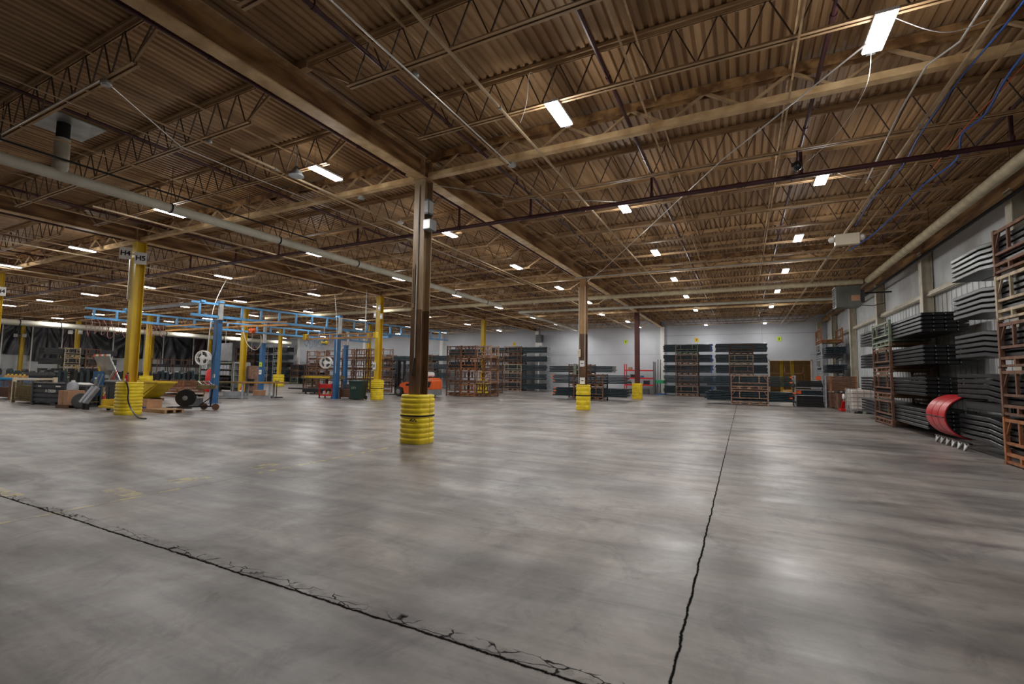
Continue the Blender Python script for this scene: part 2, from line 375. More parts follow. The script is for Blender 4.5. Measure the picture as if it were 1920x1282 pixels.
# right wall: panelled metal wall
rw = MB(); rw.box(XR, XR+.3, YF, YB+.2, 0, ZD)
yy = YF
while yy < YB:                                         # shallow vertical ribs under the girt
    rw.box(XR-.02, XR, yy, yy+.05, 0, 4.45); yy += .38
struct('wall_right', rw, 'white_panel', 'white metal panel wall behind the tall racks')
lt = MB(); lt.box(5.78, XR-.001, YF, YB-.3, 4.45, 4.62); lt.box(5.74, 5.80, YF, YB-.3, 4.47, 4.52)
struct('trim_7', lt, 'wall_beige', 'beige girt running along the right wall')
lt = MB(); lt.box(5.70, XR-.001, YF, YB-.3, 6.05, 6.40); lt.box(5.62, 5.72, YF, YB-.3, 5.98, 6.05)
struct('trim_8', lt, 'girder', 'rusty eave beam on top of the right wall')
for i, y in enumerate([2.4, 8.5, 14.6, 20.69, 26.8, 32.88, 39.0, 43.2]):
    cxx = 5.62 if i < 7 else 5.28
    m = MB()
    m.box(cxx, cxx+.02, y-.15, y+.15, 0, 6.0); m.box(cxx+.28, cxx+.30, y-.15, y+.15, 0, 6.0); m.box(cxx+.02, cxx+.28, y-.008, y+.008, 0, 6.0)
    lab = 'beige steel wall column, %s along the right wall from the camera' % ORD[i]
    t = thing('wall_column', lab, 'column', (0, 0, 0), 0, 'wall columns along the right wall')
    m.build('shaft', 'wall_beige', t)
    MB().box(cxx-.04, cxx+.32, y-.2, y+.2, 0, .02).build('base_plate', 'wall_beige', t)
    MB().box(cxx-.02, cxx+.3, y-.17, y+.17, 6.0, 6.04).build('cap_plate', 'wall_beige', t)
# wall behind the camera
struct('wall_front', MB().box(XL, XR+.3, YF-.3, YF, 0, ZD), 'white_wall', 'white wall behind the camera')
# left wall: pale dado and stretched black plastic sheets on studs
struct('wall_left', MB().box(XL-.3, XL, YF, YB+.2, 0, ZD), 'white_panel', 'pale metal dado wall at the far left')
struct('trim_9', MB().box(XL, XL+.06, YF, YB-.3, 3.02, 3.12), 'white', 'thin white rail under the black plastic sheets')
ys = [9, 11.5, 14, 16.8, 19.3, 21.6, 24.1, 25.3, 28.9, 32.2, 34.4, 38.2, 41.4, 43.4]
for i in range(len(ys)-1):
    a, b = ys[i], ys[i+1]; n = 26; mm = 14; low = 3.0 if i not in (5, 6, 10, 11) else 2.35
    v = []; rnd = random.Random(i*3+1); ph = rnd.uniform(0, 6); kx = rnd.uniform(.2, .8)
    for r_ in range(mm+1):
        for c_ in range(n+1):
            s_, t_ = c_/n, r_/mm; z = 6.05-(6.05-low)*t_
            fan = math.atan2(s_-kx, t_+.15)
            d = .10*math.sin(fan*11+ph)*math.sin(PI*s_)**.5+.05*math.sin(s_*23+ph+t_*4)*t_
            v.append((XL+.30+d*(.3+t_), a+(b-a)*s_, z+.03*math.sin(s_*9+ph)))
    f = [(r_*(n+1)+c_, r_*(n+1)+c_+1, (r_+1)*(n+1)+c_+1, (r_+1)*(n+1)+c_) for r_ in range(mm) for c_ in range(n)]
    k = len(v); v2 = [(x-.012, y, z) for x, y, z in v]; f2 = [tuple(q+k for q in reversed(g)) for g in f]
    o = MB().add(v+v2, f+f2).build('plastic_sheet', 'plastic_red' if i in (6, 11, 12) else 'plastic', None, True)
    tag(o, 'creased %s plastic sheet hung on the left wall, %s bay from the back corner' % ('dark maroon' if i in (6, 11, 12) else 'black', ORD[len(ys)-2-i]), 'plastic sheet', 'plastic sheets on the left wall')
for i, y in enumerate(ys):
    o = MB().box(XL+.50, XL+.58, y-.05, y+.05, 0, 6.2).build('wall_stud', 'white'); tag(o, 'thin white stud between the black plastic sheets, %s from the back corner' % ORD[len(ys)-1-i], 'stud', 'white studs on the left wall')

# ================================================================== ROOF STEEL
for i, x in enumerate(XC[:5]):
    t = thing('roof_girder', ('deep rusty girder over the brown column line, running towards the back wall', 'deep rusty girder over the H4 and H5 column, left of the main girder',
              'deep girder on the third column line from the right', 'deep girder on the fourth column line from the right', 'deep girder on the fifth column line from the right')[i], 'girder', (x, 0, 0), 0, 'roof girders')
    g = MB().box(-.012, .012, YF, YB-.02, 6.095, 6.535)
    g.box(-.02, .02, YF, YB-.02, 6.095, 6.12)
    g.build('web', 'girder', t)
    MB().box(-.135, .135, YF, YB-.02, 6.07, 6.095).build('bottom_flange', 'flange', t)
    MB().box(-.135, .135, YF, YB-.02, 6.535, 6.56).build('top_flange', 'steel_tan', t)
    for yr in YR[1:]:
        for dy in (-.16, .145):
            for xx in (-.12, .0125): MB().box(xx, xx+.1075, yr+dy, yr+dy+.015, 6.096, 6.534).build('stiffener', 'steel_tan', t)

BAY = [('right', XC[0], 12.22), ('second', XC[1], 12.47), ('third', XC[2], 12.47), ('fourth', XC[3], 12.47), ('fifth', XC[4], 12.47), ('sixth', XC[5], 12.47)]
def make_joist(L):
    t = thing('roof_joist', '', 'roof joist')
    tc = MB()
    for s in (-1, 1): tc.box(.02, L-.02, s*.012, s*.062, 6.665, 6.715); 
    for s in (-1, 1): tc.box(.02, L-.02, s*.012, s*.020, 6.61, 6.667)
    tc.box(.0, .28, -.06, .06, 6.565, 6.665); tc.box(L-.28, L, -.06, .06, 6.565, 6.665)
    tc.build('top_chord', 'steel_tan', t)
    bc = MB()
    for s in (-1, 1): bc.box(1.2, L-1.2, s*.012, s*.058, 5.98, 5.988); bc.box(1.2, L-1.2, s*.012, s*.020, 5.98, 6.035)
    bc.build('bottom_chord', 'steel_tan', t)
    ed = MB().bar((.25, 0, 6.62), (1.32, 0, 6.01), .035, .045); ed.bar((L-.25, 0, 6.62), (L-1.32, 0, 6.01), .035, .045)
    ed.build('end_diagonal', 'steel_tan', t)
    wb = MB(); x = 1.32; nn = round((L-2.64)/.615); pch = (L-2.64)/nn
    for i in range(nn):
        wb.bar((x, 0, 6.0), (x+pch/2, 0, 6.66), .018, .018); wb.bar((x+pch/2, 0, 6.66), (x+pch, 0, 6.0), .018, .018); x += pch
    wb.bar((.62, 0, 6.66), (1.32, 0, 6.01), .018, .018); wb.bar((L-.62, 0, 6.66), (L-1.32, 0, 6.01), .018, .018)
    wb.build('web_rods', 'rod_dark', t)
    return t
def make_truss(L):
    t = thing('column_line_truss', '', 'roof truss')
    tc = MB().box(.1, L-.1, -.09, .09, 6.60, 6.66); tc.box(.1, L-.1, -.09, -.07, 6.50, 6.60); tc.box(.1, L-.1, .07, .09, 6.50, 6.60)
    tc.build('top_chord', 'girder', t)
    bc = MB().box(.16, L-.16, -.075, .075, 6.085, 6.10); bc.box(.16, L-.16, -.075, -.055, 6.10, 6.20); bc.box(.16, L-.16, .055, .075, 6.10, 6.20)
    bc.build('bottom_chord', 'flange', t)
    wb = MB(); n = round((L-.6)/1.235); pch = (L-.6)/n; x = .3
    for i in range(n):
        a, c = (x, 0, 6.15), (x+pch*.5, 0, 6.56)
        wb.bar(a, c, .04, .04); wb.bar((x+pch*.5, 0, 6.56), (x+pch, 0, 6.15), .05, .05); x += pch
    wb.build('web_diagonals', 'steel_tan', t)
    return t
cat_rows = []
pj = {12.22: make_joist(12.22), 12.47: make_joist(12.47)}; pt = {12.22: make_truss(12.22), 12.47: make_truss(12.47)}
used = set()
def place_tree(src, loc, label, group):
    if src.name not in used: used.add(src.name); o = src
    else: o = copy_tree(src)
    o.location = loc; o['label'] = label; o['group'] = group; return o
sp = 12.19/7
for bi, (bn, bx, L) in enumerate(BAY):
    cnt = 0
    for k in range(-4, 21):
        y = 8.5+k*sp
        if y > YB-.4: break
        isT = (k % 7 == 0)
        if isT:
            place_tree(pt[L], (bx, y, 0), 'heavy truss across the %s bay from the right, on the %s column row' % (ORD[bi], ORD[k//7]), 'trusses on the column rows')
        else:
            if bi == 5 and k < 0: continue
            place_tree(pj[L], (bx, y, 0), 'open web roof joist in the %s bay from the right, %s from the camera' % (ORD[bi], ORD[cnt]), 'open web roof joists')
            cnt += 1
# bridging angles under and over the joists
bl = []
for bi, (bn, bx, L) in enumerate(BAY[:4]):
    offs = [2.25, 5.25, 7.35, 9.85]
    for j, of in enumerate(offs):
        for zz, nm in ((5.955, 'lower'), (6.59, 'upper')):
            x = bx+of+(.0 if nm == 'lower' else (.04 if bi == 0 else 0))
            o = MB().bar((x, YF+.2, zz), (x, YB-.3, zz), .028, .022).build('bridging_rod', 'steel_tan')
            tag(o, '%s bridging rod in the %s bay from the right, %s from its left girder' % (nm, ORD[bi], ORD[j]), 'bridging rod', 'bridging rods')

# ================================================================== COLUMNS
def hcol(t, m_low, m_top=None, split=3.4, s=.30, top=6.05):
    def seg(z0, z1, m):
        h = s/2
        MB().box(-h, h, -h, -h+.02, z0, z1).box(-h, h, h-.02, h, z0, z1).box(-.008, .008, -h+.02, h-.02, z0, z1).build('shaft', m, t)
    if m_top: seg(.0, split, m_low); seg(split, top, m_top)
    else: seg(0, top, m_low)
    MB().box(-s*.6, s*.6, -s*.6, s*.6, top, top+.019).build('cap_plate', 'steel_tan', t)
    MB().box(-s*.8, s*.8, -s*.8, s*.8, 0, .02).build('base_plate', 'steel_tan', t)
COLS = {}
lab = {(0, 0): 'brown and beige steel column, nearest the camera, with grey boxes near its top',
       (0, 1): 'orange and brown steel column with white papers, second on the right column line',
       (0, 2): 'dark red steel column standing in front of the red shelf',
       (1, 0): 'thick yellow steel column with the H4 and H5 signs',
       (1, 1): 'yellow steel column between the green bin and the forklift',
       (1, 2): 'yellow steel column in front of the row of brown stacked racks',
       (2, 0): 'yellow steel column cut by the left edge of the photo',
       (2, 1): 'yellow steel column behind the work table with the grey metal frame',
       (2, 2): 'yellow steel column among the empty brown racks, behind the orange crane bridge',
       (3, 0): 'yellow steel column far left outside the view', (3, 1): 'yellow steel column just right of the H4 and H5 column, with square guard',
       (3, 2): 'yellow steel column with a square guard, left of the empty brown racks',
       (4, 1): 'far yellow column with two small white plates, left of the tilted panel',
       (4, 2): 'far yellow column just left of the tall blue crane post',
       (5, 1): 'far yellow column before the black plastic, near the left edge',
       (5, 2): 'far yellow column just right of the H5 column, before the black plastic'}
for (i, j), l in lab.items():
    if (i, j) == (3, 0): continue
    t = thing('steel_column', l, 'column', (XC[i], YR[j+1], 0)); COLS[(i, j)] = t
    if (i, j) == (0, 0): hcol(t, 'col_brown', 'col_tan', 3.0)
    elif (i, j) == (0, 1): hcol(t, 'col_brown', 'col_orange', 3.5)
    elif (i, j) == (0, 2): hcol(t, 'col_red')
    else: hcol(t, 'yellow_col')

def squircle(w, d, n=40, e=3.4):
    out = []
    for k in range(n):
        a = 2*PI*k/n; c, s = math.cos(a), math.sin(a)
        out.append((w*math.copysign(abs(c)**(2/e), c), d*math.copysign(abs(s)**(2/e), s)))
    return out
def guard(x, y, wd, h, label, rings=8, seam=.2, group=None, rz=0.0, strap=True, mname='yellow_guard'):
    t = thing('column_guard', label, 'column guard', (x, y, 0), rz, group)
    r = wd/2
    prof = [(0, .93)]
    bh = (h-.10)/rings
    prof = [(.0, .94), (.03, .985)]
    for k in range(rings):
        z0 = .04+k*bh
        prof += [(z0+bh*.10, .985), (z0+bh*.25, 1.0), (z0+bh*.5, 1.0), (z0+bh*.66, .99), (z0+bh*.78, .945), (z0+bh*.95, .945)]
    prof += [(h-.035, .985), (h, .93)]
    def half(sgn, nm):
        pts = squircle(1, 1, 48)
        cut = r*seam
        secs = []
        for z, f in prof:
            sec = []
            for (u, v) in pts:
                px, py = u*r*f, v*r*f
                lim = cut+.006*sgn
                if sgn > 0: px = max(px, lim)
                else: px = min(px, lim)
                sec.append((px, py, z))
            secs.append(sec)
        # hollow centre is hidden by the column, so the shell is a closed block with a flat lid
        return MB().sweep(secs).build(nm, mname, t, True)
    half(-1, 'guard_half'); half(1, 'guard_half')
    if strap:
        pts = squircle(r*1.012, r*1.012, 40); z = h*.57
        MB().sweep([[(u*k, v*k, zz) for u, v in pts] for zz, k in ((z-.018, .97), (z-.018, 1), (z+.018, 1), (z+.018, .97))]).build('strap', 'black', t)
    return t
G0 = guard(XC[0], 8.5, .66, 1.08, 'yellow ribbed plastic guard around the nearest brown column', 9, .05, rz=PI/2)
for k_, (u_, z_) in enumerate(((-.13, .50), (-.09, .53), (-.05, .50), (-.01, .53), (.02, .51))):
    MB().box(-.336, -.322, u_-.1, u_-.075, z_, z_+.03).build('faded_print', 'ink', G0)
guard(XC[0], YR[2], .62, 1.15, 'dented yellow guard around the column with white papers', 5, .1, rz=PI/2)
guard(XC[0], YR[3], .68, 1.10, 'yellow ribbed guard around the dark red column', 9, .1, strap=False, rz=PI/2)
guard(XC[1], 8.5, .70, 1.12, 'large yellow ribbed guard around the H4 and H5 column', 9, -.05, strap=False)
guard(XC[1], YR[2], .64, 1.16, 'yellow ribbed guard beside the green wheeled bin', 9, .05, rz=PI/2)
guard(XC[1], YR[3], .85, 1.10, 'dirty yellow guard in front of the brown stacked racks', 4, .2)
guard(XC[2], YR[3], 1.0, 1.15, 'yellow guard among the empty brown racks', 4, .2, strap=False)
guard(XC[3], YR[2], .85, 1.05, 'square yellow guard behind the yellow hopper', 3, .2, strap=False)
guard(XC[3], YR[3], .95, 1.25, 'square yellow guard left of the empty brown racks', 4, .2, strap=False)
# ================================================================== ROOF LAMPS
def make_lamp(wd):
    t = thing('led_roof_light', '', 'ceiling light')
    MB().box(-wd/2, wd/2, -.38, .38, 5.925, 5.965).build('housing', 'white', t)
    l = MB()
    if wd > .2:
        l.box(-wd/2+.01, -.006, -.37, .37, 5.905, 5.925); l.box(.006, wd/2-.01, -.37, .37, 5.905, 5.925)
    else: l.box(-wd/2+.005, wd/2-.005, -.37, .37, 5.895, 5.925)
    l.build('lens', 'lens', t)
    c = MB()
    for y in (-.3, .3): c.tube([(0, y, 5.965), (0, y, 6.6)], .004, 5)
    c.build('hanging_wire', 'galv', t)
    MB().box(-.05, .05, .38, .45, 5.92, 5.96).build('driver_box', 'galv', t)
    ld = bpy.data.lights.new('lamp_light', 'AREA'); ld.shape = 'RECTANGLE'; ld.size = wd; ld.size_y = .74; ld.energy = LAMP_W*.72; ld.color = LAMP_COL
    lo = bpy.data.objects.new('lamp_light', ld); COL.objects.link(lo); lo.parent = t; lo.location = (0, 0, 5.885)
    ld = bpy.data.lights.new('lamp_spill', 'POINT'); ld.energy = LAMP_W*.33; ld.color = LAMP_COL; ld.shadow_soft_size = .15
    lo = bpy.data.objects.new('lamp_spill', ld); COL.objects.link(lo); lo.parent = t; lo.location = (0, 0, 5.66)
    return t
lampW = make_lamp(.23); lampN = make_lamp(.15)
LX = [('right', 1.62), ('right', -2.68), ('second', -8.15), ('second', -14.2), ('third', -21.6), ('third', -28.2), ('fourth', -34.4), ('fourth', -40.4), ('fifth', -46.2), ('fifth', -53.4), ('sixth', -60.0)]
LY = [2.1, 7.0, 11.75, 16.6, 21.5, 26.4, 32.0, 36.9, 41.4]
LYL = [2.9, 7.85, 13.0, 18.1, 23.2, 28.6, 34.4, 40.3]
for ci, (bn, x) in enumerate(LX):
    rows = LY if ci < 4 else LYL
    for ri, y in enumerate(rows):
        if (ri == 7 and ci < 2) or (ri == 0 and ci in (1, 2, 3)): continue
        if ci == 2 and ri in (6,): x_ = -8.9
        else: x_ = x
        src = lampW if ci < 4 else lampN
        place_tree(src, (x_, y, 0), 'lit LED roof light, %s line from the right wall, %s from the camera' % (ORD[ci], ORD[ri]), 'LED roof lights')

# ================================================================== PIPES AND CONDUITS
t = thing('sprinkler_main', 'dark red sprinkler main crossing the hall behind the nearest brown column', 'pipe')
MB().tube([(-66, 10.9, 5.72), (4.6, 10.9, 5.72)], .052, 12).build('pipe', 'pipe_red', t, True)
for x in (-60, -54, -48, -42, -36, -30, -24, -18, -12, -7.2, -3.5, 0, 3.4): MB().tube([(x-.05, 10.9, 5.72), (x+.05, 10.9, 5.72)], .066, 12).build('coupling', 'pipe_red', t, True)
brx = [4.30, 1.15, -1.84, -4.95, -7.20, -11.1, -14.9, -17.4, -20.4, -23.6, -26.8, -30, -33.4, -36.6, -39.9]
for i, x in enumerate(brx):
    t = thing('sprinkler_branch', 'thin dark red sprinkler branch pipe along the roof, %s from the right wall' % ORD[i], 'pipe', (x, 0, 0), 0, 'sprinkler branch pipes')
    MB().tube([(0, YF+.5, 6.32), (0, YB-1, 6.32)], .034, 8).build('pipe', 'pipe_red', t, True)
    r = MB().tube([(0, 10.9, 5.77), (0, 10.9, 6.31)], .032, 8); r.tube([(0, 10.9, 5.76), (0, 10.9, 5.85)], .048, 8); r.tube([(0, 10.82, 6.32), (0, 10.98, 6.32)], .048, 8)
    r.build('riser', 'pipe_red', t, True)
    y = .9
    while y < 30 and i < 7: s = MB().tube([(0, y, 6.30), (0, y, 6.43)], .012, 6); s.tube([(0, y-.035, 6.32), (0, y+.035, 6.32)], .044, 8); s.build('sprinkler_head', 'pipe_red', t, True); y += 3.05
# white drain / air pipe in the second bay with its drop and roof patch
t = thing('white_air_duct', 'long white round duct under the roof at the left with a vertical drop', 'duct', (-12.62, 0, -.19))
MB().tube([(0, YF+.5, 5.74), (0, 23.6, 5.74)], .115, 18).build('pipe', 'duct', t, True)
MB().tube([(.0, 4.10, 5.74), (-.06, 4.14, 5.95), (-.06, 4.14, 6.54)], .13, 16).build('branch', 'duct', t, True)
MB().tube([(-.06, 4.14, 6.44), (-.06, 4.14, 6.88)], .112, 16).build('boot', 'black_matte', t, True, label='black rubber boot')
MB().box(-.72, .42, 3.72, 4.68, 6.872, 6.902).build('roof_patch', 'galv', t, label='square grey metal roof patch')
hg = MB()
for y in (1.5, 6.2, 9.2, 12.4, 15.6, 18.8, 22): hg.lathe([(.118, y-.02), (.128, y-.02), (.128, y+.02), (.118, y+.02)], (0, 0, 5.74), 'y', 18); hg.tube([(0, y, 5.86), (0, y, 6.8)], .006, 5)
hg.build('hanger', 'black_matte', t)
t = thing('black_cable_tray', 'thin black gas line running along the top of the white duct', 'pipe', (-12.46, 0, -.04))
MB().tube([(0, YF+.5, 5.89), (0, 10.4, 5.89)], .022, 8).build('pipe', 'black_matte', t, True)
for y in (3.2, 8.1): MB().tube([(0, y, 5.91), (0, y, 6.64)], .006, 5).build('hanger', 'black_matte', t)
def pipe(name, label, cat, pts, r, m, hang=None, n=12):
    t = thing(name, label, cat)
    MB().tube(pts, r, n).build('pipe', m, t, True)
    if hang:
        h = MB()
        for (x, y, z) in hang: h.tube([(x, y, z+r), (x, y, 6.6)], .006, 5); h.tube([(x-r*1.3, y, z), (x-r*1.3, y, z+r*1.3), (x+r*1.3, y, z+r*1.3), (x+r*1.3, y, z)], .008, 5)
        h.build('hanger', 'rod_dark', t)
    return t
pipe('insulated_pipe', 'thick beige insulated pipe running along the right wall', 'pipe', [(4.84, YF+.5, 5.80), (4.84, 24.15, 5.80)], .125, 'duct_tan', [(4.84, y, 5.8) for y in (3.5, 8, 12.4, 16.9, 21.3)], 18)
pipe('crossing_insulated_pipe', 'thick beige insulated pipe crossing the hall above the unit heater', 'pipe', [(4.70, 24.4, 5.80), (-34, 24.0, 5.80)], .115, 'duct_tan', [(x, 24.25, 5.8) for x in (3, -3, -9, -15, -21, -27)], 16)
pipe('white_crossing_pipe', 'slimmer cream pipe crossing the hall in front of the back wall', 'pipe', [(4.6, 29.5, 5.86), (-13.6, 28.4, 5.86)], .085, 'duct', [(x, 29.2+.06*x*.5, 5.86) for x in (2.5, -2, -6, -10)], 14)
pipe('white_return_pipe', 'slim cream pipe running to the back wall from the crossing pipe', 'pipe', [(-13.7, 28.5, 5.86), (-14.0, 43.4, 5.86)], .085, 'duct', [(-13.8, y, 5.86) for y in (31, 36, 41)], 14)
pipe('black_gas_pipe', 'black pipe along the top of the right wall in front of its columns', 'pipe', [(5.48, YF+.5, 5.74), (5.48, 32, 5.74)], .045, 'black_matte')
hk = MB()
t = pipe('left_wall_duct', 'thick cream duct running in front of the black plastic sheets', 'duct', [(-54.2, 5, 5.35), (-54.2, 42, 5.35)], .24, 'duct', None, 16)
for y in (9, 16, 18.6, 22, 27, 33): hk.lathe([(.24, y-.03), (.26, y-.03), (.26, y+.03), (.24, y+.03)], (-54.2, 0, 5.35), 'y', 16); hk.tube([(-54.2, y, 5.6), (-54.2, y, 6.6)], .015, 5)
hk.build('hanger', 'black_matte', t)
pipe('cross_conduit', 'shiny horizontal conduit crossing the right bay below the trusses', 'conduit', [(-6.4, 18.75, 5.74), (-3.4, 18.75, 5.74), (2.8, 18.9, 5.74)], .028, 'conduit', [(x, 18.8, 5.74) for x in (-5, -2, 1)], 8)
# struts and conduits along the joists
for i, (x, y0, y1, z, m, w_) in enumerate([(-3.50, -8.5, 24, 5.915, 'strut', .032), (2.80, -8.5, 43, 5.90, 'strut', .042), (-9.0, 5.4, 43, 5.915, 'strut', .030), (-15.6, 5.8, 43, 5.905, 'strut', .030), (-22.8, 6, 43, 5.905, 'strut', .042), (-28.9, 6, 43, 5.905, 'strut', .042)]):
    t = thing('cable_strut', 'long tan metal strut carrying cables under the joists, %s from the right wall' % ORD[(1, 0, 2, 3, 4, 5)[i]], 'strut', (x, 0, 0), 0, 'cable struts')
    MB().box(-w_/2, w_/2, y0, y1, z, z+.04).build('channel', m, t)
    s = MB(); y = y0+1
    while y < y1: s.box(-w_/2-.012, w_/2+.012, y-.02, y+.02, z-.008, z+.045); y += 3.48
    s.build('clips', 'galv', t)
pipe('conduit', 'straight galvanised conduit ending in a junction box left of the nearest ceiling lamp', 'conduit', [(-4.27, -8.5, 5.93), (-4.27, 8.35, 5.93)], .013, 'conduit', None, 8)
pipe('conduit', 'bent galvanised conduit just left of the thick tan strut at the upper right', 'conduit', [(2.62, -8.5, 5.91), (2.58, 7.6, 5.91), (2.36, 8.0, 5.91), (2.36, 9.2, 5.91), (2.52, 12.4, 5.91)], .015, 'conduit', None, 8)
pipe('conduit', 'thin galvanised conduit from the left junction box towards the yellow columns', 'conduit', [(-8.62, 3.3, 5.90), (-9.75, 4.9, 5.91), (-9.8, 6.8, 5.91), (-9.4, 20, 5.91)], .010, 'conduit', None, 8)
pipe('conduit', 'pale conduit along the left joist bottom chord', 'conduit', [(-8.62, 3.2, 5.95), (-12.6, 3.2, 5.95), (-18, 3.2, 5.95)], .013, 'conduit', None, 8)
pipe('conduit', 'thin straight rod crossing the joists at the far upper left', 'conduit', [(-9.9, -8, 6.02-.075), (-9.9, 5.0, 6.02-.075)], .010, 'strut', None, 6)
pipe('diagonal_conduit', 'thin grey conduit running diagonally from the nearest lamp to the second column', 'conduit', [(1.55, 7.1, 5.91), (-.33, 9.95, 5.91), (-5.08, 18.4, 5.91), (-6.45, 20.45, 5.88)], .012, 'conduit', None, 8)
pipe('tie_rod', 'thin steel rod braced from the nearest brown column to the joists', 'rod', [(-6.45, 8.66, 6.0), (-5.0, 10.3, 6.04), (-2.9, 12.0, 6.2)], .010, 'galv', None, 6)
def jbox(x, y, z, label, s=.09):
    t = thing('junction_box', label, 'junction box', (x, y, z))
    MB().lathe([(s*.9, 0), (s, .01), (s, .06), (s*.9, .07)], (0, 0, 0), 'z', 14).build('body', 'galv', t, True)
    MB().lathe([(s*.6, -.01), (s*.75, 0)], (0, 0, 0), 'z', 12).build('cover', 'galv', t, True)
jbox(-4.27, 8.42, 5.93, 'round grey junction box at the end of the conduit beside the truss')
jbox(-8.62, 3.25, 5.87, 'large round junction box under the nearest left joist', .075)
jbox(-12.6, 3.2, 5.87, 'round junction box under the nearest left joist at the photo edge', .075)
jbox(-4.27, 5.2, 5.95, 'junction box where the conduit crosses the nearest right joist', .06)
jbox(-9.0, 5.0, 5.87, 'small junction box under the second left joist', .05)
jbox(-8.6, 8.5, 5.95, 'round junction box on the truss left of the nearest column', .09)
# hoses
def hose(label, pts, r, m, name='hose', cat='hose'):
    cu = []
    P = [Vector(p) for p in pts]
    for i in range(len(P)-1):
        p0 = P[max(i-1, 0)]; p1 = P[i]; p2 = P[i+1]; p3 = P[min(i+2, len(P)-1)]
        for k in range(6):
            t_ = k/6
            cu.append(.5*((2*p1)+(-p0+p2)*t_+(2*p0-5*p1+4*p2-p3)*t_**2+(-p0+3*p1-3*p2+p3)*t_**3))
    cu.append(P[-1])
    o = MB().tube(cu, r, 7).build(name, m, None, True); return tag(o, label, cat)
hose('bright blue air hose laid along the tan strut at the upper right', [(2.92, 5, 5.90), (2.95, 7.2, 5.89), (2.90, 8.6, 5.93), (2.88, 10.2, 5.89), (3.0, 11.8, 5.93), (2.86, 13.5, 5.88), (2.9, 15.6, 5.86)], .014, 'blue_hose')
hose('thick blue cable bundle snaking along the roof beside the right wall', [(3.42, 5, 5.87), (3.40, 7, 5.88), (3.44, 8.6, 5.90), (3.58, 9.8, 5.86), (3.52, 10.5, 5.88), (3.78, 11.6, 5.84), (3.66, 13, 5.88), (3.58, 15, 5.82), (3.5, 17, 5.86), (3.2, 18.3, 5.80)], .019, 'blue_hose')
hose('thin orange cord beside the thick blue cable bundle', [(3.52, 5, 5.90), (3.50, 7.4, 5.90), (3.56, 8.8, 5.93), (3.52, 10.5, 5.93), (3.60, 12.2, 5.93)], .008, 'orange', 'power_cord', 'cord')
hose('white cord looping from the nearest lamp to the tan strut', [(1.74, 6.8, 5.93), (2.1, 7.0, 5.80), (2.4, 7.2, 5.82), (2.75, 7.3, 5.92)], .005, 'white', 'power_cord', 'cord')
hose('white pull cord hanging under the nearest lamp', [(1.62, 7.40, 5.94), (1.60, 7.6, 5.6), (1.50, 8.3, 5.5), (1.35, 9.2, 5.55), (1.15, 9.9, 5.6)], .003, 'white', 'pull_cord', 'cord')
hose('white cord looping from the second right lamp to the conduit', [(-2.75, 6.4, 5.95), (-2.9, 6.3, 6.3), (-3.1, 6.6, 6.0), (-3.4, 7.0, 5.95)], .004, 'white', 'power_cord', 'cord')
hose('white cord from the third row lamp to the tan strut', [(1.7, 11.3, 5.93), (2.1, 11.5, 5.74), (2.5, 11.6, 5.74), (2.78, 11.7, 5.90)], .005, 'white', 'power_cord', 'cord')
# small roof devices
t = thing('exit_light_back', 'small cream box hanging under the joists at the upper right', 'box', (2.55, 14.8, 5.13))
MB().box(-.27, .27, -.09, .09, 0, .30).build('body', 'offwhite', t, False, .012)
for s in (-1, 1):
    MB().lathe([(.03, 0), (.075, .05), (.08, .13), (.05, .15)], (s*.33, -.06, .19), 'y', 12).build('lamp_head', 'white', t, True)
w_ = MB(); 
for s in (-.2, .2): w_.tube([(s, 0, .29), (.25+s*.05, 0, .79)], .005, 5)
w_.build('hanging_wire', 'rod_dark', t)
t = thing('unit_heater', 'grey unit heater hanging from the pipes beside the right wall', 'heater', (4.16, 24.75, 4.72))
MB().box(-.42, .46, -.36, .36, 0, .93).build('cabinet', 'grey_heater', t, False, .01)
lv = MB()
for k in range(7): lv.bar((-.47, 0, .10+.11*k), (-.42, 0, .07+.11*k), .62, .012)
lv.box(-.46, -.42, -.36, -.34, .02, .9); lv.box(-.46, -.42, .34, .36, .02, .9); lv.box(-.46, -.42, -.36, .36, .86, .91)
lv.build('louver', 'galv', t)
MB().box(-.421, -.42, -.32, .32, .05, .85).build('grille_opening', 'black_matte', t)
MB().box(.12, .42, -.368, -.36, .25, .5).build('label_plate', 'cardboard', t)
MB().box(.46, .62, -.22, .22, .2, .75).build('fan_housing', 'grey_dark', t)
MB().tube([(.62, 0, .62), (1.6, 0, .62)], .035, 8).build('flue_pipe', 'black_matte', t, True)
MB().tube([(.46, -.2, .08), (.9, -.2, .02), (1.3, -.2, .12)], .014, 6).build('gas_line', 'black_matte', t, True)
hg = MB()
for x in (-.36, .40):
    for y in (-.2, .3): hg.tube([(x, y, .93), (x, y, 1.9)], .008, 5)
hg.build('hanging_rod', 'rod_dark', t)
t = thing('unit_heater', 'small dark unit heater hanging high in front of the back wall', 'heater', (-18.45, 43.14, 4.9))
MB().box(-.32, .32, -.3, .3, 0, .75).build('cabinet', 'grey_dark', t)
lv = MB()
for k in range(6): lv.box(-.28, .28, -.33, -.3, .08+.11*k, .12+.11*k)
lv.build('louver', 'grey', t)
MB().tube([(0, 0, .75), (0, 0, 1.7)], .04, 8).build('flue_pipe', 'grey_dark', t, True)
MB().box(-.25, .25, -.05, .05, -.35, 0).build('lower_bracket', 'white', t)
t = thing('cctv_camera', 'small dark camera dome hanging under the truss at the upper right', 'camera', (1.02, 10.24, 5.64))
MB().tube([(0, 0, 0.1), (0, 0, .36)], .012, 6).build('stem', 'black_matte', t)
MB().lathe([(.02, -.06), (.07, -.02), (.085, .04), (.05, .12)], (0, 0, 0), 'z', 14).build('dome', 'black', t, True)
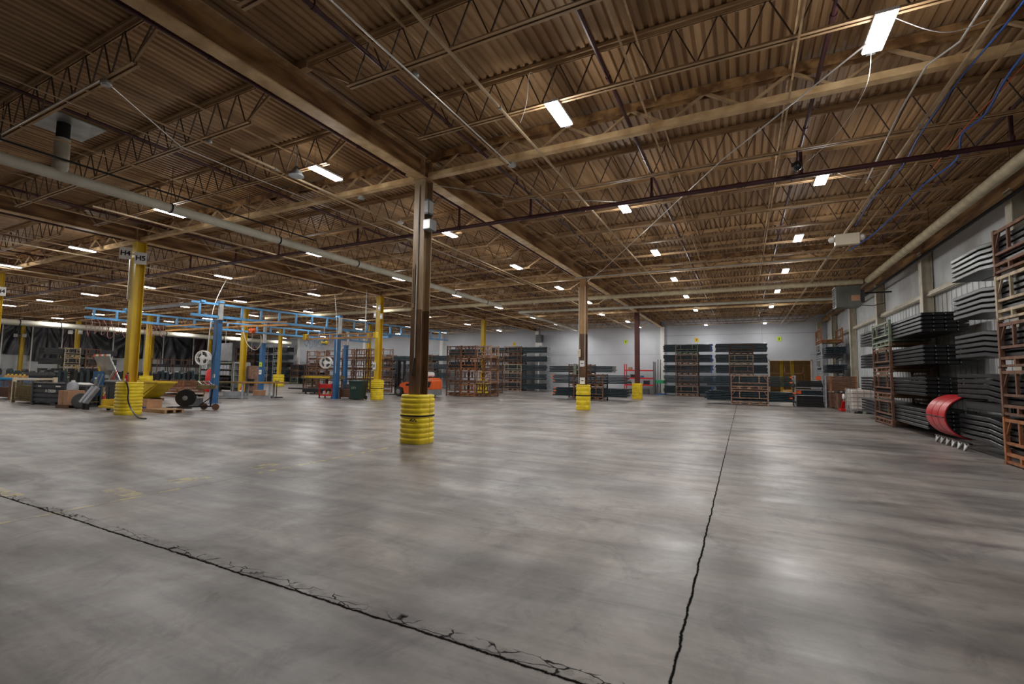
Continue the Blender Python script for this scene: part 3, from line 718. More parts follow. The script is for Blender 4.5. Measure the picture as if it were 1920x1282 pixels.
MB().box(-.1, .02, -.03, .03, .04, .10).build('arm', 'black_matte', t)
t = thing('roof_speaker', 'round grey horn hanging beside the left lamp in front of the girder', 'loudspeaker', (-8.75, 6.72, 5.86))
MB().lathe([(.03, .22), (.07, .16), (.15, .03), (.16, 0), (.02, .01)], (0, 0, 0), 'z', 18).build('horn', 'grey', t, True)
MB().tube([(0, 0, .2), (0, 0, .7)], .01, 6).build('stem', 'grey', t)
t = thing('roof_sensor', 'small white disc sensor under the joist left of the nearest column', 'sensor', (-8.75, 10.2, 5.86))
MB().lathe([(.03, .05), (.085, .04), (.09, 0), (.02, -.01)], (0, 0, 0), 'z', 16).build('disc', 'white', t, True)
MB().tube([(0, 0, .05), (0, 0, .12)], .01, 6).build('stem', 'white', t)

# ---- things fixed to columns
t = thing('conduit_run', 'white conduit running down the side of the nearest brown column', 'conduit', (XC[0], 8.5, 0))
MB().tube([(.0, -.166, 1.9), (.0, -.166, 5.9)], .014, 8).build('pipe', 'conduit', t, True)
MB().tube([(.0, -.165, 1.9), (-.02, -.18, 1.7), (-.05, -.17, 1.5)], .016, 8).build('cable_end', 'black', t, True)
t = thing('electrical_box', 'upper grey box fixed near the top of the nearest brown column', 'electrical box', (-6.40, 8.42, 5.18))
MB().box(-.06, .06, -.10, .10, 0, .36).build('body', 'grey_dark', t, False, .008)
MB().box(.06, .066, -.08, .08, .04, .32).build('window', 'galv', t)
MB().box(-.055, .055, -.106, -.10, .05, .31).build('cover', 'grey', t)
t = thing('electrical_box', 'lower wider grey box under the other box on the nearest column', 'electrical box', (-6.37, 8.42, 4.82))
MB().box(-.09, .11, -.12, .12, 0, .24).build('body', 'grey', t, False, .008)
MB().box(-.08, .10, -.126, -.12, .02, .22).build('cover', 'galv', t)
t = thing('paint_marks_plate', 'long narrow grey plate on the left face of the nearest column', 'plate', (XC[0]-.06, 8.5-.16, 3.05))
MB().box(-.06, .0, -.01, .009, 0, 1.0).build('plate', 'col_tan', t)
MB().box(-.04, -.02, -.012, -.01, .1, .9).build('seam', 'ink', t)
t = thing('conduit_run', 'two grey conduits running down the left side of the second column', 'conduit', (XC[0], YR[2], 0))
MB().tube([(-.20, -.08, 1.2), (-.20, -.08, 5.7)], .022, 8).build('pipe', 'conduit', t, True)
MB().tube([(.12, -.17, 2.0), (.12, -.17, 5.7)], .012, 8).build('pipe', 'white', t, True)
for nm, lb, (x, z, ww, hh), m in (('wall_phone', 'tall cream dispenser on the left side of the second column', (-.14, 2.42, .13, .36), 'offwhite'),
                                  ('notice_sheet', 'white paper notice taped slanting on the second column', (-.02, 1.98, .20, .28), 'white'),
                                  ('notice_sheet', 'white paper notice taped just above the dented yellow guard', (.0, 1.18, .24, .30), 'white'),
                                  ('green_panel_box', 'pale green electrical box left of the second column', (-.34, 1.62, .12, .48), 'rack_green')):
    t = thing(nm, lb, 'notice' if 'notice' in nm else 'box', (XC[0]+x, YR[2]-.16, z))
    dd = .008 if 'notice' in nm else .1
    MB().box(-ww/2, ww/2, -dd, .0, 0, hh).build('body', m, t)
    if 'notice' in nm: MB().box(-ww/4, ww/4, -dd-.002, -dd, hh*.45, hh*.55).build('print', 'ink', t)
    else: MB().box(-ww/2-.01, ww/2+.01, -dd-.01, -dd, hh*.8, hh*.95).build('cover', 'white' if nm == 'wall_phone' else 'grey', t)
    if nm == 'green_panel_box': MB().box(-.05, .2, .0, .03, .2, .24).build('bracket', 'grey', t)
# bay signs
def sign(body, col, du, z, label, w_=.34, h_=.42, sz=.23, dc=.26, rz=math.radians(56)):
    # du: sideways offset from the column centre, dc: offset towards the aisle
    cx_, cy_ = COLS[col].location.x, COLS[col].location.y
    x = cx_+du*.89+dc*.45; y = cy_+du*.45-dc*.89
    t = thing('bay_sign', label, 'sign', (x, y, z), rz)
    MB().box(-w_/2, w_/2, -.006, .006, -h_/2, h_/2).build('plate', 'white', t)
    if body: text_obj('lettering', body, sz, 'ink', t, (0, -.008, 0), (PI/2, 0, 0))
    v = Matrix.Rotation(-rz, 3, 'Z') @ Vector((cx_-x, cy_-y, 0))
    MB().bar((0, .006, 0), (v.x, v.y, 0), .02, .03).build('bracket', 'galv', t)
sign('H4', (1, 0), -.27, 5.60, 'white H4 sign on the left of the thick yellow column')
sign('H5', (1, 0), .27, 5.42, 'white H5 sign on the right of the thick yellow column')
sign('H4', (2, 0), .42, 5.12, 'white H4 sign on the column at the left edge')
for (i, j), zz in (((4, 1), 5.0), ((5, 1), 5.0)):
    for s in (-1, 1):
        sign('', (i, j), s*.46, zz, 'small white plate %s the far yellow column %s' % ('left of' if s < 0 else 'right of', 'beside the tilted panel' if i == 4 else 'nearer the photo edge'), .34, .36)
for zz, s, l in ((5.35, .1, 'upper'), (4.95, -.2, 'lower left'), (4.85, .28, 'lower right')):
    t = thing('column_plate', 'small white plate high on the yellow column by the green bin, %s one' % l, 'plate', (XC[1]+s, YR[2]-.17, zz))
    MB().box(-.10, .10, -.012, .0, -.16, .16).build('plate', 'white', t); MB().box(-.06, .06, -.016, -.012, -.05, .05).build('marking', 'galv', t)
t = thing('light_switch_panel', 'white switch panel on the yellow column above its ribbed guard', 'switch panel', (XC[1]-.10, YR[2]-.165, 1.75))
MB().box(-.10, .10, -.05, .0, 0, .42).build('body', 'white', t); MB().box(-.04, .04, -.06, -.05, .12, .3).build('switch', 'grey_dark', t)
t = thing('tube_light_bar', 'pale metal strip down the left edge of the H4 and H5 column', 'strip', (XC[1]-.17, 8.5-.175, 4.0))
MB().box(-.02, .02, -.02, .02, 0, 1.45).build('strip', 'conduit', t); MB().box(-.025, .025, -.025, .02, 1.45, 1.5).build('end_cap', 'white', t)
t = thing('fire_extinguisher', 'red fire extinguisher with white label on the H4 and H5 column guard', 'fire extinguisher', (XC[1]+.30, 8.5-.22, 1.125))
MB().lathe([(.05, 0), (.062, .01), (.062, .22), (.04, .27), (.018, .28)], (0, 0, 0), 'z', 16).build('cylinder', 'red', t, True)
MB().box(-.035, .035, -.07, -.055, .03, .12).build('label_sheet', 'white', t)
MB().box(-.02, .07, -.012, .012, .28, .32).build('handle', 'black', t)
MB().tube([(.04, 0, .3), (.10, 0, .2), (.09, 0, .05)], .010, 6).build('nozzle_hose', 'green', t, True, label='bright green hose')
hose('thick black air hose trailing from the H4 and H5 column guard to the floor', [(-18.85, 8.25, 1.16), (-18.62, 8.2, 1.10), (-18.52, 8.22, .85), (-18.35, 8.16, .5), (-17.95, 8.12, .20), (-17.3, 8.0, .025), (-16.75, 7.95, .024)], .024, 'black')
# long pull lines from the roof
hose('long thin white cable hanging from the roof past the tall blue post', [(-22.55, 13.72, 6.0), (-22.6, 13.2, 4.4), (-22.7, 13.1, 1.6)], .014, 'white', 'hanging_cable', 'cable')
hose('thin white cable hanging from the roof right of the second blue post', [(-20.9, 18.95, 6.0), (-21.0, 19.3, 4), (-21.1, 19.4, 1.5)], .014, 'white', 'hanging_cable', 'cable')
# ================================================================== STACKING RACKS AND STEEL BEAMS
UN = {}
def rack_unit(W, D, h, m):
    key = (W, D, h, m)
    if key in UN: return copy_tree(UN[key])
    t = thing('stacking_rack', '', 'stacking rack'); UN[key] = t
    x, y, q = W/2, D/2, .035
    for sx in (-1, 1):
        for sy in (-1, 1):
            p = MB().box(sx*x-q, sx*x+q, sy*y-q, sy*y+q, 0.0, h-.012)
            p.box(sx*x-q-.01, sx*x+q+.01, sy*y-q-.01, sy*y+q+.01, 0, .05)
            p.box(sx*x-q+.008, sx*x+q-.008, sy*y-q+.008, sy*y+q-.008, h-.012, h+.03 if False else h-.004)
            p.build('post', m, t)
    for sy in (-1, 1):
        f = MB(); yy = sy*y
        f.box(-x+q, x-q, yy-.025, yy+.025, h-.10, h-.04)
        f.box(-x+q, x-q, yy-.025, yy+.025, h*.42, h*.42+.05)
        for vx in (-W*.27, W*.27): f.box(vx-.025, vx+.025, yy-.022, yy+.022, h*.42+.05, h-.10)
        for s in (-1, 1): f.bar((s*(x-q), yy, h*.62), (s*(x-q-.16), yy, h-.08), .03, .03, (0, 1, 0))
        f.build('side_frame', m, t)
    b = MB()
    for sy in (-1, 1): b.box(-x+q, x-q, sy*y-.03, sy*y+.03, .17, .225); b.box(-x+q, x-q, sy*y-.03, sy*y+.03, .03, .075)
    for sx in (-1, 1): b.box(sx*x-.03, sx*x+.03, -y+q, y-q, .17, .225)
    for cx in (-W*.26, W*.26, 0): b.box(cx-.06, cx+.06, -y, y, .15, .20); [b.box(cx-.03, cx+.03, sy*y-.028, sy*y+.028, .04, .20) for sy in (-1, 1)]
    b.build('base_frame', m, t)
    for cx in (-W*.30, 0, W*.30): MB().box(cx-.10, cx+.10, -y+.031, y-.031, .06, .149).build('pallet_stringer', 'wood' if m != 'rack_grey' else 'rack_grey', t)
    return t
def tower(x, y, rz, W, D, h, mats, where, group):
    for k, m in enumerate(mats):
        t = rack_unit(W, D, h, m); t.location = (x, y, k*h); t.rotation_euler = (0, 0, rz)
        colr = {'rust': 'rusty brown', 'rust_orange': 'rusty orange', 'rust_pink': 'faded brown', 'rack_tan': 'tan', 'rack_grey': 'grey', 'rack_green': 'greenish'}[m]
        pos = 'on the floor' if k == 0 else ('%s up' % ORD[k])
        t['label'] = '%s rack, %s, %s' % (colr, pos, where); t['group'] = group
BM = {}
def beam(L, d, th, kind):
    key = (L, d, th, kind)
    if key in BM: return copy_tree(BM[key])
    m = 'bar_black' if kind in ('A', 'B') else 'bar_blue'
    b = MB()
    # flat topped box beam with chamfered edges
    def sec(x, z): return [(x, -d/2, z+.012), (x, -d/2+.012, z), (x, d/2-.012, z), (x, d/2, z+.012), (x, d/2, z+th-.012), (x, d/2-.012, z+th), (x, -d/2+.012, z+th), (x, -d/2, z+th-.012)]
    if kind == 'A': path = [(-L/2, .0), (L/2-1.95, .0), (L/2-1.45, .055), (L/2, .055)]
    elif kind == 'B': path = [(-L/2, 0), (L/2-1.9, 0), (L/2-1.7, .02), (L/2, .02)]
    else: path = [(-L/2, 0), (L/2, 0)]
    b.sweep([sec(x, z) for x, z in path])
    name = 'steel_beam' if kind in ('A', 'B', 'C') else 'steel_channel'
    o = b.build(name, m); tag(o, '', 'steel beam')
    if kind == 'A': MB().box(L/2-.66, L/2-.50, -d/2-.012, -d/2-.001, .055+th*.25, .055+th*.85).build('wooden_wedge', 'wood', o)
    if kind == 'B':
        MB().box(-L/2+.9, -L/2+1.02, -d/2-.012, -d/2-.001, th*.2, th*.85).build('wooden_wedge', 'wood', o)
        MB().box(-L/2-.01, -L/2, d/2-.03, d/2-.005, th*.3, th*.6).build('bolt_head', 'galv', o)
    if kind in ('F', 'G'): 
        MB().box(L/2+.0005, L/2+.012, -d/2, d/2, .005, th-.005).build('end_cap', 'grey', o)
    if kind in ('Fo',): MB().box(L/2-.13, L/2+.01, -d/2-.004, d/2+.004, -.002, th+.003).build('end_cap', 'orange', o, label='orange painted end')
    if kind in ('Go',): MB().box(-L/2-.01, -L/2+.15, -d/2-.004, d/2+.004, -.002, th+.003).build('end_cap', 'orange', o, label='orange painted end')
    if kind in ('E',): MB().box(L/2-.10, L/2+.01, -d/2-.004, d/2+.004, -.002, th+.003).build('end_cap', 'blue_hose', o, label='blue painted end')
    BM[key] = o
    return o
NB = [0]
def stack(kind, x, y, rz, z0, layers, pitch, th, L, wide, d, tier, where, group, jit=.03, kinds=None):
    for l in range(layers):
        for w_ in range(wide):
            kk = kinds[(l+w_) % len(kinds)] if kinds else kind
            o = beam(L, d, th, kk); NB[0] += 1
            off = (w_-(wide-1)/2)*(d+.012)
            j = random.uniform(-jit, jit)
            dx, dy = math.cos(rz), math.sin(rz)
            o.location = (x+dx*j-dy*off, y+dy*j+dx*off, z0+l*pitch); o.rotation_euler = (0, 0, rz)
            ll = layers-1-l
            top = 'topmost' if ll == 0 else ('bottom' if l == 0 else ORD[ll]+' from the top')
            row = '' if wide == 1 else (', %s row' % ('front' if w_ == (wide-1 if rz > 1 else 0) else 'back' if w_ == (0 if rz > 1 else wide-1) else ORD[(wide-1-w_) if rz > 1 else w_]))
            o['label'] = 'black beam, %s on %s shelf%s, %s' % (top, tier, row, where)
            o['group'] = group
TIER = ['floor', 'second', 'third', 'fourth', 'fifth']
R90 = PI/2
# A: nearest tower, right edge of the photo
tower(5.0, 11.02, R90, 2.2, 1.1, .9, ['rust_orange', 'rust', 'rust', 'rack_tan', 'rust'], 'tower at the right edge', 'racks of the tower at the right edge')
for k in range(5):
    stack('A', 5.0, 10.95, R90, .9*k+.226, 5 if k in (1, 4) else 5, .112, .082, 6.9, 2, .50, TIER[k], 'right-edge tower', 'beams in the tower at the right edge', .0)
# B
tower(5.0, 20.65, R90, 2.2, 1.1, .9, ['rust', 'rust', 'rust', 'rack_green'], 'tower behind the red curved plates', 'racks of the tower behind the red curved plates')
for k in range(4):
    stack('B', 5.0, 20.4+.1*k*0, R90, .9*k+.226, 5, .112, .086, 7.5-.12*(3-k)*-1, 4, .245, TIER[k], 'tower by red plates', 'beams in the tower behind the red curved plates', .02)
# C
tower(4.95, 35.4, R90, 2.2, 1.1, .95, ['rack_grey', 'rack_grey', 'rack_grey', 'rack_grey', 'rust_orange'], 'corner tower', 'racks of the tower in the right back corner')
for k, n in ((1, 3), (2, 3), (3, 4)):
    stack('C', 4.95, 35.0, R90, .95*k+.226, n, .11, .085, 4.2, 3, .33, TIER[k], 'right back corner tower', 'beams in the right back corner tower', .05)
# F front (two wide racks) and the tower behind it
tower(.31, 31.0, 0, 1.9, 1.1, .88, ['rust_pink', 'rust_pink'], 'wide tower before the doorway', 'racks before the doorway')
for k in range(2):
    stack('F', .25, 31.0, 0, .88*k+.226, 6, .098, .072, 4.6, 2, .5, TIER[k], 'stack before doorway', 'beams of the stack before the doorway', .12, ['F', 'F', 'Fo'])
tower(-.12, 41.6, 0, 1.7, 1.1, .86, ['rust', 'rust', 'rust_pink', 'rack_tan', 'rust'], 'back wall tower left of the doorway', 'racks on the back wall left of the doorway')
for k in range(5):
    stack('F', -.15, 41.6, 0, .86*k+.226, 6, .112, .098, 3.7, 1, 1.0, TIER[k], 'back wall tower near doorway', 'beams on the back wall left of the doorway', .05)
tower(-4.2, 41.6, 0, 1.7, 1.1, .87, ['rust_pink', 'rust', 'rust', 'rust_pink', 'rack_green'], 'back wall tower right of the red column', 'racks on the back wall right of the red column')
for k in range(5):
    stack('E', -4.15, 41.6, 0, .87*k+.226, 6, .105, .085, 3.8, 1, 1.0, TIER[k], 'back wall, right of red column', 'beams on the back wall right of the red column', .06)
tower(-9.02, 29.75, 0, 1.95, 1.1, .85, ['rust', 'rust'], 'wide tower behind the column with papers', 'racks behind the column with white papers')
for k in range(2):
    stack('G', -9.0, 29.75, 0, .85*k+.226, 6, .095, .07, 5.0, 1, 1.0, TIER[k], 'behind column with papers', 'beams behind the column with white papers', .1, ['G', 'Go'])
tower(-10.4, 32.2, 0, 1.6, 1.1, .8, ['rust', 'rust', 'rust'], 'rear tower behind the column with papers', 'racks in the rear tower behind the column with papers')
stack('G', -10.4, 32.2, 0, .8*2+.226, 4, .115, .09, 4.7, 1, 1.0, 'top', 'rear tower left of second column', 'beams in the rear tower behind the column with papers', .05)
tower(-20.35, 41.5, 0, 1.85, 1.1, .88, ['rust_pink', 'rust_pink', 'rack_tan', 'rust', 'rust'], 'back wall tower right of the yellow guard', 'racks on the back wall behind the yellow columns')
for k in range(5):
    stack('G', -19.9, 41.5, 0, .88*k+.226, 4, .14, .11, 6.3, 1, 1.0, TIER[k], 'back wall, beside third yellow column', 'beams on the back wall behind the yellow columns', .05)
for i, (xx, wh) in enumerate(((-37.0, 'left of the forklift'), (-31.1, 'behind the forklift'))):
    tower(xx, 41.8, 0, 1.5, 1.1, .92, ['rust', 'rust', 'rust', 'rust'], 'back wall tower '+wh, 'racks on the back wall by the forklift')
    for k in range(1, 4):
        stack('G', xx+.5, 41.8, 0, .92*k+.226, 4, .14, .11, 5.2, 1, 1.0, TIER[k], 'back wall '+wh, 'beams on the back wall by the forklift', .08)
# I: three brown towers
for i, (xx, yy, mm) in enumerate(((-18.65, 28.5, 'rust'), (-17.42, 28.5, 'rust_orange'), (-18.9, 32.0+2.4, 'rust'))):
    wh = ('left tower right of the forklift', 'middle tower right of the forklift', 'tower behind the third yellow column')[i]
    tower(xx, yy, 0, 1.14, 1.1, .9, [mm, 'rust', mm, 'rust'], wh, 'brown racks right of the forklift')
tower(-16.2, 28.6, 0, 1.1, 1.1, .9, ['rust', 'rust_pink', 'rust', 'rust_pink'], 'right tower beside the dirty yellow guard', 'brown racks right of the forklift')
# J: empty brown racks behind the blue crane
for i, (xx, yy) in enumerate(((-35.5, 30.4), (-34.1, 30.4), (-32.3, 29.8), (-29.1, 28.6), (-27.55, 28.6), (-26.0, 28.6))):
    tower(xx, yy, 0, 1.3, 1.1, .88, ['rust', 'rust', 'rust', 'rust_pink' if i % 2 else 'rust'], 'empty tower behind the blue crane, %s from left' % ORD[i], 'empty brown racks behind the blue crane')
# small racks at the back, left of the empty ones, with dark panels
for i in range(2):
    xx = -52.0+2.6*i
    tower(xx, 41.6, 0, 1.4, 1.1, .85, ['rack_green', 'rust', 'rust'], 'short back wall tower, %s from left' % ORD[i], 'short racks on the back wall')
def crate_load(x, y, z, sx, sy, sz, m, label, group, name='panel_bundle', cat='bundle', rz=0, n=4):
    t = thing(name, label, cat, (x, y, z), rz, group)
    hh = sz/n
    for k in range(n): MB().box(-sx/2, sx/2, -sy/2, sy/2, k*hh+.004, (k+1)*hh-.006).build('panel', m, t)
    return t
for i in range(2):
    for k in range(3):
        crate_load(-52.0+2.6*i, 41.6, .85*k+.23, 1.8 if i == 0 else 1.6, .9, .5, 'bar_blue', 'dark green panel bundle on the %s shelf, %s short back wall tower' % (TIER[k], ORD[i]), 'panel bundles in the short back towers')
# dark stacks of parts in the far left corner
for i, (xx, mm) in enumerate(((-62.6, 'rust'), (-60.0, 'rust'), (-57.2, 'rack_grey'), (-54.6, 'rack_grey'))):
    tower(xx, 41.0, 0, 1.5, 1.2, .98, [mm]*5, 'far corner tower, %s from left' % ORD[i], 'racks in the far left corner')
    for k in range(5):
        crate_load(xx+.6, 41.0, .98*k+.23, 2.3, 1.0, .58, 'bar_blue' if k % 2 else 'black', 'dark parts bundle on the %s shelf, far corner tower %s from left' % (TIER[k], ORD[i]), 'parts bundles in the far left corner', n=3)
# small loads in the empty racks
for (xx, yy, k, m, l) in ((-35.4, 30.4, 2, 'wood_dark', 'brown box load in the leftmost empty rack tower'), (-35.4, 30.4, 1, 'black', 'dark load with orange tag in the leftmost empty rack tower'),
                          (-18.65, 28.5, 3, 'bar_blue', 'dark panel load on top of the left brown tower'), (-17.42, 28.5, 3, 'bar_blue', 'dark panel load on top of the middle brown tower'), (-18.65, 28.5, 2, 'bar_blue', 'dark panel load in the left brown tower'),
                          (-17.42, 28.5, 2, 'bar_end', 'dark panel load in the middle brown tower')):
    crate_load(xx, yy, .9*k+.23-(.02*k if xx < -30 else 0), 1.05, .8, .42, m, l, 'small loads in the brown racks', n=2)

# ---- red curved plates on the right with zigzag feet
for i in range(3):
    t = thing('curved_red_plate', 'red curved plough plate beside the black beams, %s from the camera' % ORD[i], 'curved plate', (4.78, 14.42+.42*i, .70), 0, 'red curved plates')
    o_, n_ = [], 22; r0, r1 = .56, .535
    out = []
    a0, a1 = math.radians(62), math.radians(262)
    for k in range(n_+1):
        a = a0+(a1-a0)*k/n_; out.append((math.cos(a)*r0*.98, math.sin(a)*r0*.92))
    inn = [(u*.955, v*.955) for u, v in reversed(out)]
    MB().prism(out+inn, 'y', 0, .385).build('shell', 'mold_red', t, True)
    inn2 = [(u*.95, v*.95) for u, v in out]; inn3 = [(u*.90, v*.90) for u, v in reversed(out)]
    MB().prism(inn2+inn3, 'y', .01, .375).build('inner_lining', 'black', t, True)
    MB().box(-.575, -.54, .02, .37, -.02, 0).build('joint_strip', 'black', t)
t = thing('galvanized_spring_row', 'row of zigzag galvanised feet on the floor under the red curved plates', 'feet', (4.42, 13.75, 0))
for k in range(6):
    MB().bar((.02, .34*k, .16), (-.03, .34*k+.09, .012), .05, .018).bar((-.03, .34*k+.09, .012), (.02, .34*k+.20, .16), .05, .018).build('foot', 'galv', t)
MB().box(.0, .06, -.05, 2.0, .16, .19).build('foot_rail', 'black', t)
t = thing('black_blade_stack', 'glossy black curved blades lying behind the red plates between beam layers', 'blade', (5.0, 13.35, 0))
MB().box(-.42, .45, -1.2, .9, .93, 1.11).build('blade', 'black', t); MB().box(-.44, -.42, -1.15, .85, .95, 1.09).build('blade_face', 'black_matte', t)

# ---- caged liquid totes
def tote(x, y, label, rz=0):
    t = thing('caged_tote', label, 'liquid tote', (x, y, 0), rz, 'caged totes')
    MB().box(-.48, .48, -.58, .58, .16, 1.10).build('tank', 'tote', t, False, .06)
    MB().lathe([(.12, 1.10), (.12, 1.14), (.10, 1.15)], (0, 0, 0), 'z', 16).build('lid', 'white', t)
    c = MB()
    for z in (.17, .36, .55, .74, .93, 1.12):
        c.tube([(-.50, -.6, z), (.50, -.6, z), (.50, .6, z), (-.50, .6, z), (-.50, -.6, z)], .013, 6)
    for u in (-.5, -.25, 0, .25, .5):
        for v in (-.6, .6): c.tube([(u, v, .1), (u, v, 1.13)], .014, 6)
    for v in (-.36, -.12, .12, .36):
        for u in (-.5, .5): c.tube([(u, v, .1), (u, v, 1.13)], .010, 6)
    c.build('cage', 'galv', t, True)
    b = MB()
    for u in (-.5, -.06, .38): 
        for v in (-.6, -.06, .48): b.box(u, u+.12, v, v+.12, 0, .13)
    b.box(-.5, .5, -.6, .6, .12, .15); b.build('pallet_feet', 'galv', t)
    MB().box(-.50, -.46, -.12, .12, .18, .34).build('valve', 'ink', t)
tote(4.95, 26.95, 'white caged liquid tote on the floor nearest the stacked beams')
tote(5.02, 25.45+.28, 'second caged liquid tote half hidden behind the beam ends') if False else None
# ---- crates by the wall
def crate(x, y, z, sx, sy, sz, m, label, group=None, name='crate', slats=4, m2=None, rz=0):
    t = thing(name, label, 'crate', (x, y, z), rz, group)
    for s in (-1, 1):
        b = MB(); hh = (sz-.10)/slats
        for k in range(slats): b.box(-sx/2, sx/2, s*sy/2-.015, s*sy/2+.015, .10+k*hh+.008, .10+(k+1)*hh-.008)
        b.build('side_boards', m, t)
        b = MB()
        for k in range(slats): b.box(s*sx/2-.015, s*sx/2+.015, -sy/2+.02, sy/2-.02, .10+k*hh+.008, .10+(k+1)*hh-.008)
        b.build('end_boards', m, t)
    MB().box(-sx/2, sx/2, -sy/2, sy/2, .08, .11).build('floor_board', m, t)
    for u in (-1, 1):
        for v in (-1, 1): MB().box(u*sx/2-.04, u*sx/2+.04, v*sy/2-.04, v*sy/2+.04, 0, sz+.01).build('corner_post', m2 or m, t)
    return t
crate(4.75, 30.6, 0, 1.1, 1.3, .84, 'rust', 'low rusty crate on the floor by the right wall, under the tall crate', slats=3)
crate(4.78, 30.7, .86, 1.1, 1.3, .86, 'wood_dark', 'brown mesh crate standing on the lower crate by the right wall', slats=6, m2='rust_orange')
crate(4.55, 28.75, 0, .5, .8, .85, 'rust', 'dark red narrow bin beside the caged tote', slats=2, m2='rust')
t = thing('red_jack', 'red floor jack with a white wheel between the crates and the caged tote', 'jack', (4.42, 28.0, 0))
MB().bar((0, .3, .08), (0, -.2, .5), .12, .08).build('arm', 'red', t); MB().box(-.15, .15, -.3, .3, .02, .12).build('frame', 'red', t); MB().lathe([(.12, -.04), (.14, 0), (.12, .04)], (0, -.15, .72), 'x', 16).build('hand_wheel', 'white', t, True); MB().bar((0, -.2, .5), (0, -.15, .72), .04, .04).build('stem', 'grey', t)
# black piled parts before the doorway
for k, (z0, hh, ww) in enumerate(((.0, .62, 1.3), (.64, .28, 1.2), (1.12, .34, 1.25))):
    m = MB()
    for q in range(4): m.box(-ww/2+.03*q, ww/2-.02*q, -.5, .5, z0+hh*q/4+.005, z0+hh*(q+1)/4-.005)
    o = m.build('dark_part_pile', 'black' if k != 1 else 'bar_blue', None, loc=(3.35, 31.3, 0)); tag(o, 'stack of black parts on the grey rack before the doorway, %s level' % ('lowest', 'middle', 'top')[k], 'parts stack', 'black parts before the doorway')
t = thing('rack_frame', 'light grey rack frame holding black parts in front of the doorway', 'rack', (3.35, 31.3, 0))
for u in (-.72, .72):
    for v in (-.6, .6): MB().box(u-.035, u+.035, v-.035, v+.035, 0, 1.75).build('post', 'rack_grey', t)
for z in (.62, .93, 1.07):
    b = MB()
    for v in (-.6, .6): b.box(-.70, .70, v-.02, v+.02, z, z+.03)
    b.build('rail', 'rack_grey', t)
for i, (x, z) in enumerate(((2.95, .72), (3.9, 1.50))):
    o = MB().box(-.12, .12, -.01, .01, 0, .22).build('orange_tag', 'orange', None, loc=(x-.15, 30.77, z)); tag(o, 'orange marker sheet on the black parts before the doorway, %s one' % ('lower', 'upper')[i], 'marker')
for i, (x, y, h_) in enumerate(((3.25, 40.5, 1.2), (2.18, 41.5, .9))):
    t = thing('stacked_crate', ('orange and brown crate standing just before the doorway', 'low dark crate before the left side of the doorway')[i], 'crate', (x, y, 0))
    hw = .6 if i == 0 else .30; MB().box(-hw, hw, -.5, .5, .1, h_*.6).build('body', 'orange_rail' if i == 0 else 'wood_dark', t); MB().box(-hw-.04, hw+.04, -.55, .55, 0, .1).build('pallet', 'wood', t)

# ---- red shelving behind the dark red column
t = thing('red_shelving', 'low red metal shelving against the back wall behind the dark red column', 'shelving', (-8.35, 42.6, 0))
for z in (.75, 1.35, 2.05):
    MB().box(-1.25, 1.25, -.4, -.34, z, z+.13).build('beam', 'red', t); MB().box(-1.22, 1.22, -.38, .4, z+.05, z+.09).build('shelf_board', 'wood', t)
for u in (-1.28, 1.28):
    for v in (-.38, .4): MB().box(u-.04, u+.04, v-.04, v+.04, 0, 2.7 if u < 0 else 2.9).build('upright', 'red' if u < 0 else 'grey_dark', t)
for i, (u, z, m, s) in enumerate(((-.85, 2.14, 'wood', .32), (.2, 1.44, 'blue', .25), (-.6, 1.44, 'black', .4), (-.9, .84, 'black', .3), (.6, .84, 'black', .5), (-.2, .84, 'galv', .35), (.5, .1, 'grey_dark', .6), (-.5, .1, 'grey_dark', .5))):
    z_ = z if z > .2 else 0
    t2 = thing('parts_bin', '%s bin on the red shelving, %s' % ({'wood': 'tan', 'blue': 'blue', 'black': 'black', 'galv': 'silver', 'grey_dark': 'dark grey'}[m], ('top left', 'middle right', 'middle left', 'lower far left', 'lower right', 'lower centre', 'floor right', 'floor left')[i]), 'bin', (-8.35+u, 42.58, z_))
    MB().box(-s/2, s/2, -.2, .2, .002 if z_ == 0 else .001, s*.7).build('body', m, t2); MB().box(-s/2-.01, s/2+.01, -.21, .21, s*.7, s*.7+.03).build('rim', m, t2)
t = thing('rolling_ladder', 'tall dark rolling ladder with green base beside the red shelving', 'ladder', (-6.62, 42.2, 0))
for u in (-.1, .12): MB().bar((u, 0, .1), (u, .2, 3.1), .05, .05).build('rail', 'wood_dark', t)
MB().bar((.55, .1, .1), (.45, .2, 2.4), .035, .035).bar((.12, .1, 2.9), (.45, .2, 2.3), .03, .03).build('brace', 'galv', t)
MB().box(-.25, .6, -.3, .3, 1.00, 1.28).build('green_box', 'green', t); MB().box(-.2, .55, -.25, .25, .0, .12).build('base', 'blue', t); MB().bar((-.2, 0, .1), (-.15, 0, 1.0), .04, .04).bar((.55, 0, .1), (.52, 0, 1.0), .04, .04).build('leg', 'bin_green', t)
# small yellow diamond plates on the back wall
for i, (x, z) in enumerate(((-21.6, 4.8), (-9.85, 4.82), (-3.62, 4.86), (2.71, 4.82))):
    t = thing('aisle_marker', 'small yellow marker plate on the back wall, %s from left' % ORD[i], 'marker', (x, YB-.02, z), 0, 'yellow markers on the back wall')
    MB().box(-.16, .16, -.01, .01, -.18, .18).build('plate', 'hivis' if i in (1, 3) else 'yellow', t); MB().box(-.03, .03, -.014, -.01, -.10, .10).build('marking', 'ink', t)
